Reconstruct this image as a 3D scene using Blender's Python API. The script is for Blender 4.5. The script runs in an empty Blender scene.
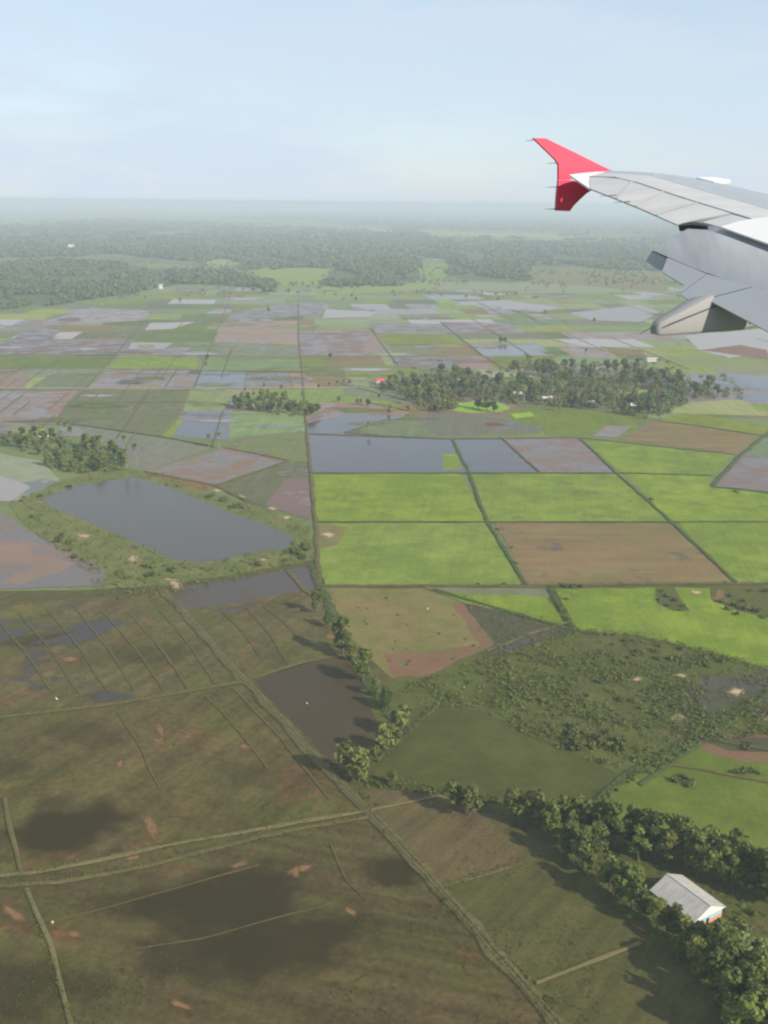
import bpy, bmesh, math, random
from mathutils import Vector, Matrix, noise as mnoise
R = random.Random(7)
rad = math.radians
S = bpy.context.scene
COL = S.collection

# ------------------------------------------------------------------ camera
H = 180.0                                   # metres above the paddies
FPX = 1000.0
PITCH, ROLL = rad(17.22), rad(0.55)
cp, sp = math.cos(PITCH), math.sin(PITCH)
fwd = Vector((0, cp, -sp)); up0 = Vector((0, sp, cp)); rt0 = Vector((1, 0, 0))
rt = rt0*math.cos(ROLL) + up0*math.sin(ROLL)
up = up0*math.cos(ROLL) - rt0*math.sin(ROLL)
CAM = Vector((0, 0, H))
cam_d = bpy.data.cameras.new('camera'); cam = bpy.data.objects.new('camera', cam_d); COL.objects.link(cam)
M = Matrix((rt, up, -fwd)).transposed().to_4x4(); M.translation = CAM
cam.matrix_world = M
cam_d.sensor_fit = 'VERTICAL'; cam_d.sensor_height = 36; cam_d.lens = 36*FPX/1024
cam_d.clip_start = 0.1; cam_d.clip_end = 300000
S.camera = cam

def ray(x, y):
    return rt*((x-384)/FPX) + up*((512-y)/FPX) + fwd
def g(x, y, z=0.0):
    """world point on the level plane z seen in the direction of photo position x, y"""
    d = ray(x, y); t = (z-H)/d.z
    return Vector((d.x*t, d.y*t, z))
def pxm(p):
    return FPX/((p-CAM).dot(fwd))           # pixels per metre at a point

# ------------------------------------------------------------------ node helpers
def new_mat(name):
    m = bpy.data.materials.new(name); m.use_nodes = True
    nt = m.node_tree; nt.nodes.clear()
    out = nt.nodes.new('ShaderNodeOutputMaterial')
    b = nt.nodes.new('ShaderNodeBsdfPrincipled')
    nt.links.new(b.outputs[0], out.inputs[0])
    return m, nt, b, out
def N(nt, t, **kw):
    n = nt.nodes.new(t)
    for k, v in kw.items():
        if k.startswith('i_'):
            n.inputs[k[2:].replace('_', ' ')].default_value = v
        else: setattr(n, k, v)
    return n
def math_n(nt, op, a, b=None, clamp=False):
    n = nt.nodes.new('ShaderNodeMath'); n.operation = op; n.use_clamp = clamp
    for i, v in enumerate((a, b)):
        if v is None: continue
        if isinstance(v, (int, float)): n.inputs[i].default_value = v
        else: nt.links.new(v, n.inputs[i])
    return n.outputs[0]
def mixc(nt, fac, a, b, mode='MIX'):
    n = nt.nodes.new('ShaderNodeMix'); n.data_type = 'RGBA'; n.blend_type = mode
    for idx, v in ((0, fac), (6, a), (7, b)):
        if isinstance(v, (int, float)): n.inputs[idx].default_value = v
        elif isinstance(v, (tuple, list)): n.inputs[idx].default_value = (*v, 1) if len(v) == 3 else v
        else: nt.links.new(v, n.inputs[idx])
    return n.outputs[2]
def maprange(nt, v, a, b, c=0.0, d=1.0, smooth=True):
    n = nt.nodes.new('ShaderNodeMapRange'); n.interpolation_type = 'SMOOTHSTEP' if smooth else 'LINEAR'
    nt.links.new(v, n.inputs[0])
    for i, x in enumerate((a, b, c, d)): n.inputs[i+1].default_value = x
    return n.outputs[0]
def wpos(nt):
    return nt.nodes.new('ShaderNodeNewGeometry').outputs['Position']
def nz(nt, vec, scale, detail=4, rough=.55):
    n = nt.nodes.new('ShaderNodeTexNoise'); n.inputs['Scale'].default_value = scale
    n.inputs['Detail'].default_value = detail; n.inputs['Roughness'].default_value = rough
    nt.links.new(vec, n.inputs['Vector']); return n.outputs['Fac']
def mapping(nt, vec, loc=(0, 0, 0), rot=(0, 0, 0), sc=(1, 1, 1), kind='POINT'):
    n = nt.nodes.new('ShaderNodeMapping'); n.vector_type = kind
    n.inputs['Location'].default_value = loc; n.inputs['Rotation'].default_value = rot; n.inputs['Scale'].default_value = sc
    nt.links.new(vec, n.inputs['Vector']); return n.outputs[0]

def plot_vary(nt, c, v):
    """every plot its own tone: the crop stands older or younger from one to the next"""
    if not v: return c
    oi = nt.nodes.new('ShaderNodeObjectInfo').outputs['Random']; hv = N(nt, 'ShaderNodeHueSaturation'); nt.links.new(c, hv.inputs['Color'])
    for inp, mul, lo, hi in (('Value', 17.3, 1-v, 1+v), ('Hue', 41.7, .5-.10*v, .5+.05*v), ('Saturation', 71.9, 1-1.3*v, 1+.5*v)):
        nt.links.new(maprange(nt, math_n(nt, 'FRACT', math_n(nt, 'MULTIPLY', oi, mul)), 0, 1, lo, hi, False), hv.inputs[inp])
    return hv.outputs[0]
def land(name, base, alt, spot, s_big=.018, s_mid=.09, s_fine=.7, streak=None, wet=None, wetcol=(.045, .042, .04),
         blobs=(), spot_at=(.60, .72), alt_at=(.42, .62), rough=.95, contrast=.35, stain=None, vary=0.0):
    """soil or crop: base and alt mottled at two scales, a third colour in spots, optional rows (streak = angle deg, period m),
    standing water where wet = threshold; blobs = damp dark stains [(photo x, y, metres, metres, angle deg, strength)]"""
    m, nt, b, out = new_mat(name)
    contrast *= 1.35; P = wpos(nt)
    off = mapping(nt, P, loc=(R.uniform(-900, 900), R.uniform(-900, 900), R.uniform(-90, 90)))
    n1 = nz(nt, off, s_big, 6, .6); n2 = nz(nt, off, s_mid, 5, .6); n3 = nz(nt, off, s_fine, 3, .6)
    mixn = math_n(nt, 'ADD', math_n(nt, 'MULTIPLY', n1, .6), math_n(nt, 'MULTIPLY', n2, .4))
    c = mixc(nt, maprange(nt, mixn, *alt_at), base, alt)
    off2 = mapping(nt, off, loc=(333, 77, 5))
    n4 = nz(nt, off2, s_big*2.2, 5, .65); n5 = nz(nt, off2, s_mid*1.7, 4, .6)
    sm = maprange(nt, math_n(nt, 'ADD', math_n(nt, 'MULTIPLY', n4, .6), math_n(nt, 'MULTIPLY', n5, .4)), *spot_at)
    c = mixc(nt, sm, c, spot)
    # fine mottling of plants and clods
    k = math_n(nt, 'ADD', math_n(nt, 'MULTIPLY', n3, contrast), math_n(nt, 'MULTIPLY', n2, contrast*.9))
    k = math_n(nt, 'ADD', k, 1-contrast*.95)
    if streak:
        rot = mapping(nt, P, rot=(0, 0, rad(streak[0])))
        st = mapping(nt, rot, sc=(1/streak[1], .012, 1))
        ns = nz(nt, st, 1.0, 3, .6)
        k = math_n(nt, 'MULTIPLY', k, maprange(nt, ns, .3, .7, 1-streak[2], 1+streak[2], False))
    c = mixc(nt, 1.0, c, k, 'MULTIPLY')
    c = plot_vary(nt, c, vary)
    rg = None
    wm = None
    if wet is not None:
        o3 = mapping(nt, off, loc=(-212, 440, 9))
        w = math_n(nt, 'ADD', math_n(nt, 'MULTIPLY', nz(nt, o3, s_big*1.3, 6, .6), .7), math_n(nt, 'MULTIPLY', nz(nt, o3, s_mid*1.5, 4, .6), .3))
        wm = maprange(nt, w, wet, wet+.06)
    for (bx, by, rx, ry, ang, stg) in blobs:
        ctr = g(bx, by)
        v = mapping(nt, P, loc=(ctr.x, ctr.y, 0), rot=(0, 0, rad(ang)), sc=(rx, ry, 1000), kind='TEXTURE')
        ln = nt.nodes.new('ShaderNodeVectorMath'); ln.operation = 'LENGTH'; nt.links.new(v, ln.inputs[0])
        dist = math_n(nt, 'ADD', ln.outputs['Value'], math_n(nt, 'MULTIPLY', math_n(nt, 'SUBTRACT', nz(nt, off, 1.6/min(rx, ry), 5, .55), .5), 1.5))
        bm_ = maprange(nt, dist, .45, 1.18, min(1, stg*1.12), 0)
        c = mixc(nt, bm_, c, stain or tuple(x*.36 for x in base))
    if wm is not None:
        c = mixc(nt, wm, c, wetcol)
        nt.links.new(maprange(nt, wm, 0, 1, rough, .28, False), b.inputs['Roughness'])
        nt.links.new(maprange(nt, wm, 0, 1, .12, .22, False), b.inputs['Specular IOR Level'])
        b.inputs['IOR'].default_value = 1.33
    else:
        b.inputs['Roughness'].default_value = rough; b.inputs['Specular IOR Level'].default_value = .13
    nt.links.new(c, b.inputs['Base Color'])
    return m

def water(name, deep, mud, weed, mud_at=(.58, .70), weed_at=(.66, .76), rough=.13, s=.02, spec=.5, vary=0.0):
    """shallow standing water: the mud bottom shows through, floating weed lies on it"""
    m, nt, b, out = new_mat(name)
    P = wpos(nt); off = mapping(nt, P, loc=(R.uniform(-900, 900), R.uniform(-900, 900), 3))
    n1 = nz(nt, off, s, 6, .6); n2 = nz(nt, off, s*5, 4, .6)
    w = math_n(nt, 'ADD', math_n(nt, 'MULTIPLY', n1, .7), math_n(nt, 'MULTIPLY', n2, .3))
    mm = maprange(nt, w, *mud_at); c = mixc(nt, mm, deep, mud)
    o2 = mapping(nt, off, loc=(55, 91, 0))
    wd = math_n(nt, 'ADD', math_n(nt, 'MULTIPLY', nz(nt, o2, s*1.5, 6, .65), .6), math_n(nt, 'MULTIPLY', nz(nt, o2, s*12, 3, .6), .4))
    wmk = maprange(nt, wd, *weed_at); c = mixc(nt, wmk, c, weed)
    c = plot_vary(nt, c, vary)
    nt.links.new(c, b.inputs['Base Color'])
    r2 = math_n(nt, 'MAXIMUM', mm, wmk)
    nt.links.new(maprange(nt, math_n(nt, 'MAXIMUM', math_n(nt, 'MULTIPLY', mm, .65), wmk), 0, 1, rough, .85, False), b.inputs['Roughness'])
    nt.links.new(maprange(nt, wmk, 0, 1, spec, .1, False), b.inputs['Specular IOR Level'])
    b.inputs['IOR'].default_value = 1.33
    rp = N(nt, 'ShaderNodeBump'); rp.inputs['Strength'].default_value = .06; rp.inputs['Distance'].default_value = .3
    nt.links.new(nz(nt, off, .9, 3, .6), rp.inputs['Height']); nt.links.new(rp.outputs[0], b.inputs['Normal'])
    return m

def paint(name, col, rough=.4, var=.08, scale=.6, spec=.4, metal=0.0, streak=None):
    m, nt, b, out = new_mat(name)
    tc = nt.nodes.new('ShaderNodeTexCoord').outputs['Object']
    n1 = nz(nt, tc, scale, 5, .6); n2 = nz(nt, tc, scale*9, 3, .6)
    k = math_n(nt, 'ADD', math_n(nt, 'MULTIPLY', n1, var*2), math_n(nt, 'MULTIPLY', n2, var)); k = math_n(nt, 'ADD', k, 1-1.5*var)
    if streak:
        sv = mapping(nt, tc, rot=(0, 0, streak[0]), sc=streak[1])
        k = math_n(nt, 'MULTIPLY', k, maprange(nt, nz(nt, sv, 1, 4, .65), .3, .75, 1, 1-streak[2]))
    nt.links.new(mixc(nt, 1.0, col, k, 'MULTIPLY'), b.inputs['Base Color'])
    b.inputs['Roughness'].default_value = rough; b.inputs['Specular IOR Level'].default_value = spec; b.inputs['Metallic'].default_value = metal
    return m

def foliage(name, a, b_, c_, trans=.18):
    m, nt, b, out = new_mat(name)
    geo = nt.nodes.new('ShaderNodeNewGeometry'); oi = nt.nodes.new('ShaderNodeObjectInfo')
    c = mixc(nt, geo.outputs['Random Per Island'], a, b_)
    c = mixc(nt, maprange(nt, oi.outputs['Random'], .0, 1, 0, .75, False), c, c_)
    hv = N(nt, 'ShaderNodeHueSaturation'); nt.links.new(c, hv.inputs['Color'])
    rr = math_n(nt, 'FRACT', math_n(nt, 'MULTIPLY', oi.outputs['Random'], 17.3)); nt.links.new(maprange(nt, rr, 0, 1, .70, 1.40, False), hv.inputs['Value'])
    r2 = math_n(nt, 'FRACT', math_n(nt, 'MULTIPLY', oi.outputs['Random'], 41.7)); nt.links.new(maprange(nt, r2, 0, 1, .484, .512, False), hv.inputs['Hue']); c = hv.outputs[0]
    k = maprange(nt, nz(nt, geo.outputs['Position'], .35, 3, .5), .3, .7, .75, 1.3, False)
    c = mixc(nt, 1.0, c, k, 'MULTIPLY')
    nt.links.new(c, b.inputs['Base Color']); b.inputs['Roughness'].default_value = .7; b.inputs['Specular IOR Level'].default_value = .2
    tr = nt.nodes.new('ShaderNodeBsdfTranslucent'); nt.links.new(c, tr.inputs[0])
    mx = nt.nodes.new('ShaderNodeMixShader'); mx.inputs[0].default_value = trans
    nt.links.new(b.outputs[0], mx.inputs[1]); nt.links.new(tr.outputs[0], mx.inputs[2]); nt.links.new(mx.outputs[0], out.inputs[0])
    return m

# ------------------------------------------------------------------ object helpers
def link_mesh(name, verts, faces, mat, parent=None, smooth=False):
    me = bpy.data.meshes.new(name); me.from_pydata([tuple(v) for v in verts], [], faces); me.update()
    if mat: me.materials.append(mat)
    if smooth:
        for p in me.polygons: p.use_smooth = True
    o = bpy.data.objects.new(name, me); COL.objects.link(o)
    if parent: o.parent = parent
    return o
def tag(o, label=None, cat=None, group=None, kind=None):
    if label: o['label'] = label
    if cat: o['category'] = cat
    if group: o['group'] = group
    if kind: o['kind'] = kind
    return o
def empty(name, loc, rz=0.0):
    o = bpy.data.objects.new(name, None); COL.objects.link(o); o.location = loc; o.rotation_euler = (0, 0, rz)
    o.empty_display_size = .5
    return o
ORD = ('first second third fourth fifth sixth seventh eighth ninth tenth eleventh twelfth thirteenth fourteenth fifteenth sixteenth '
       'seventeenth eighteenth nineteenth twentieth').split()
def ordinal(i):
    if i < 20: return ORD[i]
    if i > 98: return 'hundred ' + 'and ' + ordinal(i-100)
    t = ('twenty', 'thirty', 'forty', 'fifty', 'sixty', 'seventy', 'eighty', 'ninety')[(i+1)//10-2]; u = (i+1) % 10
    return (t[:-1]+'ieth') if u == 0 else t+'-'+ORD[u-1]

ZL = [0.03]
SOFT = {}
def soften(m):
    """the same soil, thinning out raggedly over what lies below it towards the patch's border"""
    if m.name in SOFT: return SOFT[m.name]
    c = m.copy(); nt = c.node_tree; out = next(n for n in nt.nodes if n.type == 'OUTPUT_MATERIAL'); b = out.inputs[0].links[0].from_socket
    at = nt.nodes.new('ShaderNodeAttribute'); at.attribute_name = 'cover'; P = wpos(nt)
    nn = math_n(nt, 'ADD', math_n(nt, 'MULTIPLY', nz(nt, P, .16, 5, .65), .55), math_n(nt, 'MULTIPLY', nz(nt, P, .8, 3, .6), .45))
    k = math_n(nt, 'ADD', math_n(nt, 'MULTIPLY', at.outputs['Fac'], 1.9), math_n(nt, 'MULTIPLY', math_n(nt, 'SUBTRACT', nn, .5), 1.7))
    mx = nt.nodes.new('ShaderNodeMixShader'); tr = nt.nodes.new('ShaderNodeBsdfTransparent')
    nt.links.new(maprange(nt, k, .12, 1.45), mx.inputs[0]); nt.links.new(tr.outputs[0], mx.inputs[1]); nt.links.new(b, mx.inputs[2]); nt.links.new(mx.outputs[0], out.inputs[0])
    SOFT[m.name] = c; return c
def patch(name, pts, mat, jit=1.0, step=9, kind='structure', z=None, soft=0.0):
    """a field traced as an outline on the ground, its edge worn a little uneven; lies just above the patches before it"""
    if z is None:
        ZL[0] += .0015; z = ZL[0]
    W = []
    n = len(pts)
    for i in range(n):
        a, b = Vector(pts[i]), Vector(pts[(i+1) % n])
        k = max(1, int((b-a).length/step))
        for j in range(k):
            q = a.lerp(b, j/k); p = g(q.x, q.y)
            s = jit*min(2.2, 1.2/pxm(p)+.5)
            p.x += s*mnoise.noise(Vector((p.x*.07, p.y*.07, 1.3)))*1.6
            p.y += s*mnoise.noise(Vector((p.x*.07, p.y*.07, 7.7)))*1.6
            p.z = z; W.append(p)
    bm = bmesh.new()
    f = bm.faces.new([bm.verts.new(p) for p in W])
    lay = None
    if soft == 'fan':
        lay = bm.verts.layers.float.new('cover'); c = bm.verts.new(sum(W, Vector())/len(W)); bm.verts.ensure_lookup_table(); n_ = len(W); vs = list(f.verts); bm.faces.remove(f)
        for i in range(n_): bm.faces.new((vs[i], vs[(i+1) % n_], c))
        c[lay] = 1.0
    elif soft:
        lay = bm.verts.layers.float.new('cover'); bmesh.ops.inset_region(bm, faces=[f], thickness=soft, use_even_offset=False)
        for v_ in f.verts: v_[lay] = 1.0
    bmesh.ops.triangulate(bm, faces=bm.faces[:], ngon_method='EAR_CLIP')
    bmesh.ops.recalc_face_normals(bm, faces=bm.faces)
    for f in bm.faces:
        if f.normal.z < 0: f.normal_flip()
    me = bpy.data.meshes.new(name); bm.to_mesh(me); bm.free(); me.materials.append(soften(mat) if soft else mat)
    o = bpy.data.objects.new(name, me); COL.objects.link(o); o['kind'] = kind
    return o

def resample(pts, step_m):
    W = [g(*p) for p in pts]; out = []
    for a, b in zip(W, W[1:]):
        k = max(1, int((b-a).length/step_m))
        out += [a.lerp(b, j/k) for j in range(k)]
    out.append(W[-1]); return out
def dike(pts, width, mat, h=.35, name='earth_dike', jit=.25, zb=0.0):
    """a low earth bund: a ridge with sloping sides along a line on the ground"""
    L = resample(pts, 5 if width < 6 else 9); V = []; F = []
    for i, p in enumerate(L):
        t = (L[min(i+1, len(L)-1)]-L[max(i-1, 0)]); t.z = 0; t.normalize(); s = Vector((-t.y, t.x, 0))
        c = p + s*jit*width*mnoise.noise(Vector((p.x*.06, p.y*.06, 3.1)))*1.5
        w = 1.3*width*(1+.55*mnoise.noise(Vector((p.x*.15, p.y*.15, 8.1))))
        hh = (zb + .465) if h < .1 else zb + .50 + .6*h*(1+.3*mnoise.noise(Vector((p.x*.2, p.y*.2, 5.5))))
        for o_, z in ((-.62, .46), (-.26, hh), (.26, hh), (.62, .46)):
            q = c + s*w*o_; V.append((q.x, q.y, z))
        if i:
            a = 4*(i-1); b = 4*i
            for k in range(3): F.append((a+k, a+k+1, b+k+1, b+k))
    # normals up
    o = link_mesh(name, V, [tuple(reversed(f)) for f in F], soften(mat)); o['kind'] = 'structure'
    at = o.data.attributes.new('cover', 'FLOAT', 'POINT')
    for i in range(len(V)): at.data[i].value = 1.0 if i % 4 in (1, 2) else 0.0
    return o

def inside(x, y, poly):
    c = False; n = len(poly); j = n-1
    for i in range(n):
        xi, yi = poly[i]; xj, yj = poly[j]
        if (yi > y) != (yj > y) and x < (xj-xi)*(y-yi)/(yj-yi)+xi: c = not c
        j = i
    return c

# ------------------------------------------------------------------ materials of the land
GREEN  = land('rice_bright_green', (.120, .170, .016), (.158, .206, .022), (.094, .120, .024), streak=(8, 2.2, .07), contrast=.42, spot_at=(.50, .70), s_big=.022, vary=0.05)
GREEN2 = land('rice_green', (.095, .135, .024), (.128, .160, .034), (.140, .132, .048), streak=(-70, 1.8, .14), contrast=.32, vary=0.34)
GRASSG = land('grassy_green_field', (.082, .110, .015), (.106, .128, .020), (.112, .102, .028), s_big=.03, contrast=.42)
LIME   = land('rice_nursery_lime', (.17, .28, .016), (.20, .31, .02), (.13, .21, .02), contrast=.3)
DULL   = land('rice_dull_green', (.115, .165, .04), (.135, .185, .05), (.17, .155, .06), wet=.62, streak=(5, 2.5, .14), vary=0.34)
YELL   = land('rice_yellow_green', (.150, .168, .048), (.125, .155, .038), (.18, .148, .068), streak=(0, 3, .12), vary=0.34)
PALEG  = land('rice_pale_wet_green', (.13, .165, .065), (.15, .175, .085), (.16, .15, .09), wet=.55, wetcol=(.10, .105, .10), vary=0.34)
BROWN  = land('stubble_brown', (.165, .115, .055), (.135, .115, .045), (.10, .085, .065), streak=(88, 7, .16), wet=.60, wetcol=(.075, .062, .055), spot_at=(.54, .64))
REDMUD = land('red_mud', (.195, .105, .066), (.165, .105, .068), (.13, .11, .075), wet=.54, wetcol=(.13, .10, .09), vary=0.34)
TAN    = land('dry_tan_pasture', (.125, .122, .036), (.150, .118, .046), (.17, .10, .05), s_big=.025, spot_at=(.56, .66), contrast=.5)
REDSO  = land('red_soil', (.155, .082, .050), (.125, .085, .045), (.10, .11, .035), spot_at=(.54, .64), s_big=.05, contrast=.4)
BLUEW  = water('flooded_paddy', (.060, .055, .060), (.115, .082, .06), (.10, .14, .03), mud_at=(.50, .74), weed_at=(.74, .8), spec=.34)
LILAC  = water('flooded_silty_paddy', (.135, .112, .108), (.185, .112, .072), (.12, .125, .055), mud_at=(.42, .62), weed_at=(.56, .76), rough=.28, spec=.24, s=.035, vary=.3)
MIXW   = land('wet_green_paddy', (.110, .125, .050), (.125, .120, .070), (.15, .105, .07), wet=.55, wetcol=(.095, .088, .082), streak=(5, 3, .14), alt_at=(.40, .60), vary=0.34)
PONDW  = water('pond_water', (.074, .069, .062), (.078, .072, .058), (.045, .065, .035), mud_at=(.8, .9), weed_at=(.60, .9), rough=.2, s=.012, spec=.2)
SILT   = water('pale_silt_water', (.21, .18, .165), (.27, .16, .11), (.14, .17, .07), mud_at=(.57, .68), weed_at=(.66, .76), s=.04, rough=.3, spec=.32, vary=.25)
DGREEN = land('weedy_pond_green', (.058, .060, .017), (.064, .072, .019), (.080, .062, .025), s_big=.02, s_fine=.5, contrast=.35, wet=.66, wetcol=(.045, .050, .026))
SCRUB  = land('wet_scrub_ground', (.078, .082, .024), (.066, .078, .019), (.105, .077, .038), s_big=.03, contrast=.6, wet=.60, wetcol=(.055, .052, .048), spot_at=(.55, .65))
DSCRUB = land('dark_wet_ground', (.070, .060, .040), (.058, .066, .028), (.10, .07, .042), s_big=.03, contrast=.45, wet=.56, wetcol=(.05, .045, .045))
BANK   = land('pond_bank_grass', (.095, .112, .030), (.125, .122, .04), (.17, .125, .06), s_big=.04, contrast=.55, spot_at=(.58, .66))
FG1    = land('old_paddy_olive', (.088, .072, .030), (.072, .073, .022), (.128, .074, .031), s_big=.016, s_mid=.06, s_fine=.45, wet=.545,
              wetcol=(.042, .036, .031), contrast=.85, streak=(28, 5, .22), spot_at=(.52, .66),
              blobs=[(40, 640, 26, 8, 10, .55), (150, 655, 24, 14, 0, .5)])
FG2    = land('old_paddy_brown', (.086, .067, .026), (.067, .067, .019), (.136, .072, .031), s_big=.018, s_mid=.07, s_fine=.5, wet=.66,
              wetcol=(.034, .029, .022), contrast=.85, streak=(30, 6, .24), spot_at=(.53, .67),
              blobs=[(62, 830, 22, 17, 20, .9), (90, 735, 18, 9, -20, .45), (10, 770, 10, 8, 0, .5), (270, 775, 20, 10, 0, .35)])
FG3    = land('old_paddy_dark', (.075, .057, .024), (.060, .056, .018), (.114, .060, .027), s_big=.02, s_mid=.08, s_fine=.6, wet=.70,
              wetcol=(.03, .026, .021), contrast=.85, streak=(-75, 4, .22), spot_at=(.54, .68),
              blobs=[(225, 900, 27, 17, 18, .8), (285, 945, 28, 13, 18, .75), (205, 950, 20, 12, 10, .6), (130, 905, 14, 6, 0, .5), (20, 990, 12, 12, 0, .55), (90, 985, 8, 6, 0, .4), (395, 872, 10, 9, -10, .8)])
FG4    = land('old_paddy_tan', (.094, .070, .031), (.075, .064, .023), (.112, .074, .036), s_big=.03, s_mid=.1, s_fine=.8, contrast=.6, streak=(38, 2.2, .2))
FG5    = land('short_grass_paddy', (.066, .063, .019), (.074, .064, .022), (.086, .060, .026), s_big=.03, s_mid=.1, s_fine=.8, contrast=.6, streak=(38, 2.6, .18))
DFLOOD = water('dark_flooded_stubble', (.050, .038, .021), (.068, .050, .022), (.055, .054, .018), mud_at=(.44, .66), weed_at=(.54, .75), rough=.35, s=.03, spec=.08)
DFL2   = water('dark_flooded_paddy', (.064, .054, .047), (.082, .064, .036), (.078, .07, .030), mud_at=(.5, .66), weed_at=(.6, .74), rough=.28, s=.03, spec=.15)
PALESO = land('bare_pale_earth', (.40, .29, .20), (.36, .25, .16), (.30, .17, .10), s_big=.2, s_mid=.5, contrast=.4)
REDEAR = land('bare_red_earth', (.180, .102, .048), (.15, .088, .040), (.10, .072, .030), s_big=.1, s_mid=.4, contrast=.45, spot_at=(.5, .62))
DIKE   = land('dike_earth_grass', (.088, .078, .031), (.108, .084, .038), (.120, .082, .044), s_big=.06, s_mid=.3, contrast=.5)
DIKED  = land('dike_green', (.050, .072, .022), (.065, .078, .025), (.085, .075, .035), s_big=.06, s_mid=.3, contrast=.5)
DIKEP  = land('dike_pale_path', (.135, .112, .052), (.112, .10, .042), (.155, .11, .06), s_big=.06, s_mid=.3, contrast=.4)
BUND   = land('low_bund_earth', (.090, .075, .029), (.076, .068, .022), (.104, .074, .032), s_big=.06, s_mid=.3, contrast=.5)
TRACK  = land('dirt_road', (.30, .25, .19), (.26, .22, .16), (.32, .24, .17), contrast=.2)
GROUND = land('open_plain', (.105, .135, .045), (.125, .15, .055), (.135, .125, .065), s_big=.0022, s_mid=.02, s_fine=.15, contrast=.35)
FOREST = land('woodland_floor', (.058, .078, .028), (.080, .098, .036), (.115, .115, .05), s_big=.01, s_mid=.05, s_fine=.2, contrast=.5)

# ------------------------------------------------------------------ ground: one sheet out to the horizon
def sheet(name, x0, x1, y0, y1, mat, n=40):
    xs = [x0+(x1-x0)*i/n for i in range(n+1)]; ys = [y0+(y1-y0)*(j/n)**2.2 for j in range(n+1)]
    V = [(x, y, 0) for y in ys for x in xs]
    F = [(j*(n+1)+i, j*(n+1)+i+1, (j+1)*(n+1)+i+1, (j+1)*(n+1)+i) for j in range(n) for i in range(n)]
    o = link_mesh(name, V, F, mat); o['kind'] = 'structure'; return o
sheet('ground', -24000, 24000, -900, 45000, GROUND)

# distant country: pale open strips and darker woodland floor
WOODS = [
 [(-40, 312), (40, 306), (70, 302), (110, 297), (150, 290), (172, 285), (200, 284), (262, 287), (272, 280), (235, 274), (150, 268), (120, 264), (60, 262), (-40, 262)],
 [(-40, 259), (50, 255), (70, 257), (140, 258), (200, 266), (256, 270), (330, 268), (400, 252), (430, 240), (425, 231), (300, 229), (200, 222), (100, 218), (60, 222), (-40, 230)],
 [(323, 284), (335, 288), (400, 286), (420, 281), (416, 262), (400, 257), (352, 257), (342, 266), (330, 272)],
 [(385, 250), (430, 258), (520, 266), (600, 268), (665, 272), (665, 250), (600, 244), (520, 240), (470, 237), (415, 236)],
 [(448, 276), (480, 281), (512, 282), (532, 280), (528, 270), (486, 263), (448, 262)],
 [(215, 217), (300, 220), (420, 229), (512, 231), (660, 236), (800, 238), (800, 219), (560, 213), (400, 210), (330, 209)],
 [(235, 290), (275, 292), (274, 280), (262, 278), (240, 279)],
 [(560, 240), (600, 243), (690, 250), (700, 240), (640, 238)],
]
for w in WOODS: patch('woodland_floor', w, FOREST, jit=9, step=6, soft=40)
for pts, m_ in [
 ([(70, 257), (120, 254), (140, 257), (130, 262), (85, 261)], GREEN2), ([(140, 262), (190, 262), (195, 270), (150, 268)], GREEN2),
 ([(205, 262), (225, 258), (238, 264), (212, 268)], YELL), ([(-20, 236), (30, 234), (35, 237), (-20, 238)], YELL), ([(100, 234), (120, 233), (118, 237), (104, 237)], GREEN2),
 ([(145, 232), (190, 231), (200, 235), (150, 237)], TAN), ([(85, 256), (140, 257), (200, 262), (195, 266), (120, 262)], DULL),
 ([(-30, 310), (38, 304), (40, 309), (-30, 316)], GREEN2), ([(-30, 214), (100, 212), (240, 216), (60, 219), (-30, 221)], YELL),
 ([(256, 226), (360, 228), (480, 233), (560, 234), (550, 238), (440, 236), (300, 229)], YELL), ([(512, 234), (640, 240), (660, 246), (560, 241)], YELL),
 ([(256, 208), (420, 210), (400, 213), (270, 212)], YELL), ([(430, 217), (500, 219), (470, 223), (420, 221)], GREEN2),
 ([(345, 255), (440, 254), (470, 258), (400, 262), (350, 258)], DULL), ([(415, 265), (445, 264), (447, 280), (420, 281)], DULL),
 ([(250, 268), (330, 268), (324, 284), (280, 288), (262, 280)], DULL), ([(-40, 222), (60, 220), (60, 223), (-40, 228)], GREEN2),
 ([(520, 268), (665, 274), (665, 292), (540, 288)], TAN), ([(440, 282), (560, 284), (660, 292), (520, 294), (430, 290)], YELL),
 ([(420, 281), (440, 281), (430, 290), (300, 296), (330, 288)], DULL)]:
    patch('far_field', pts, m_, jit=6, step=10, soft=25)

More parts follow.
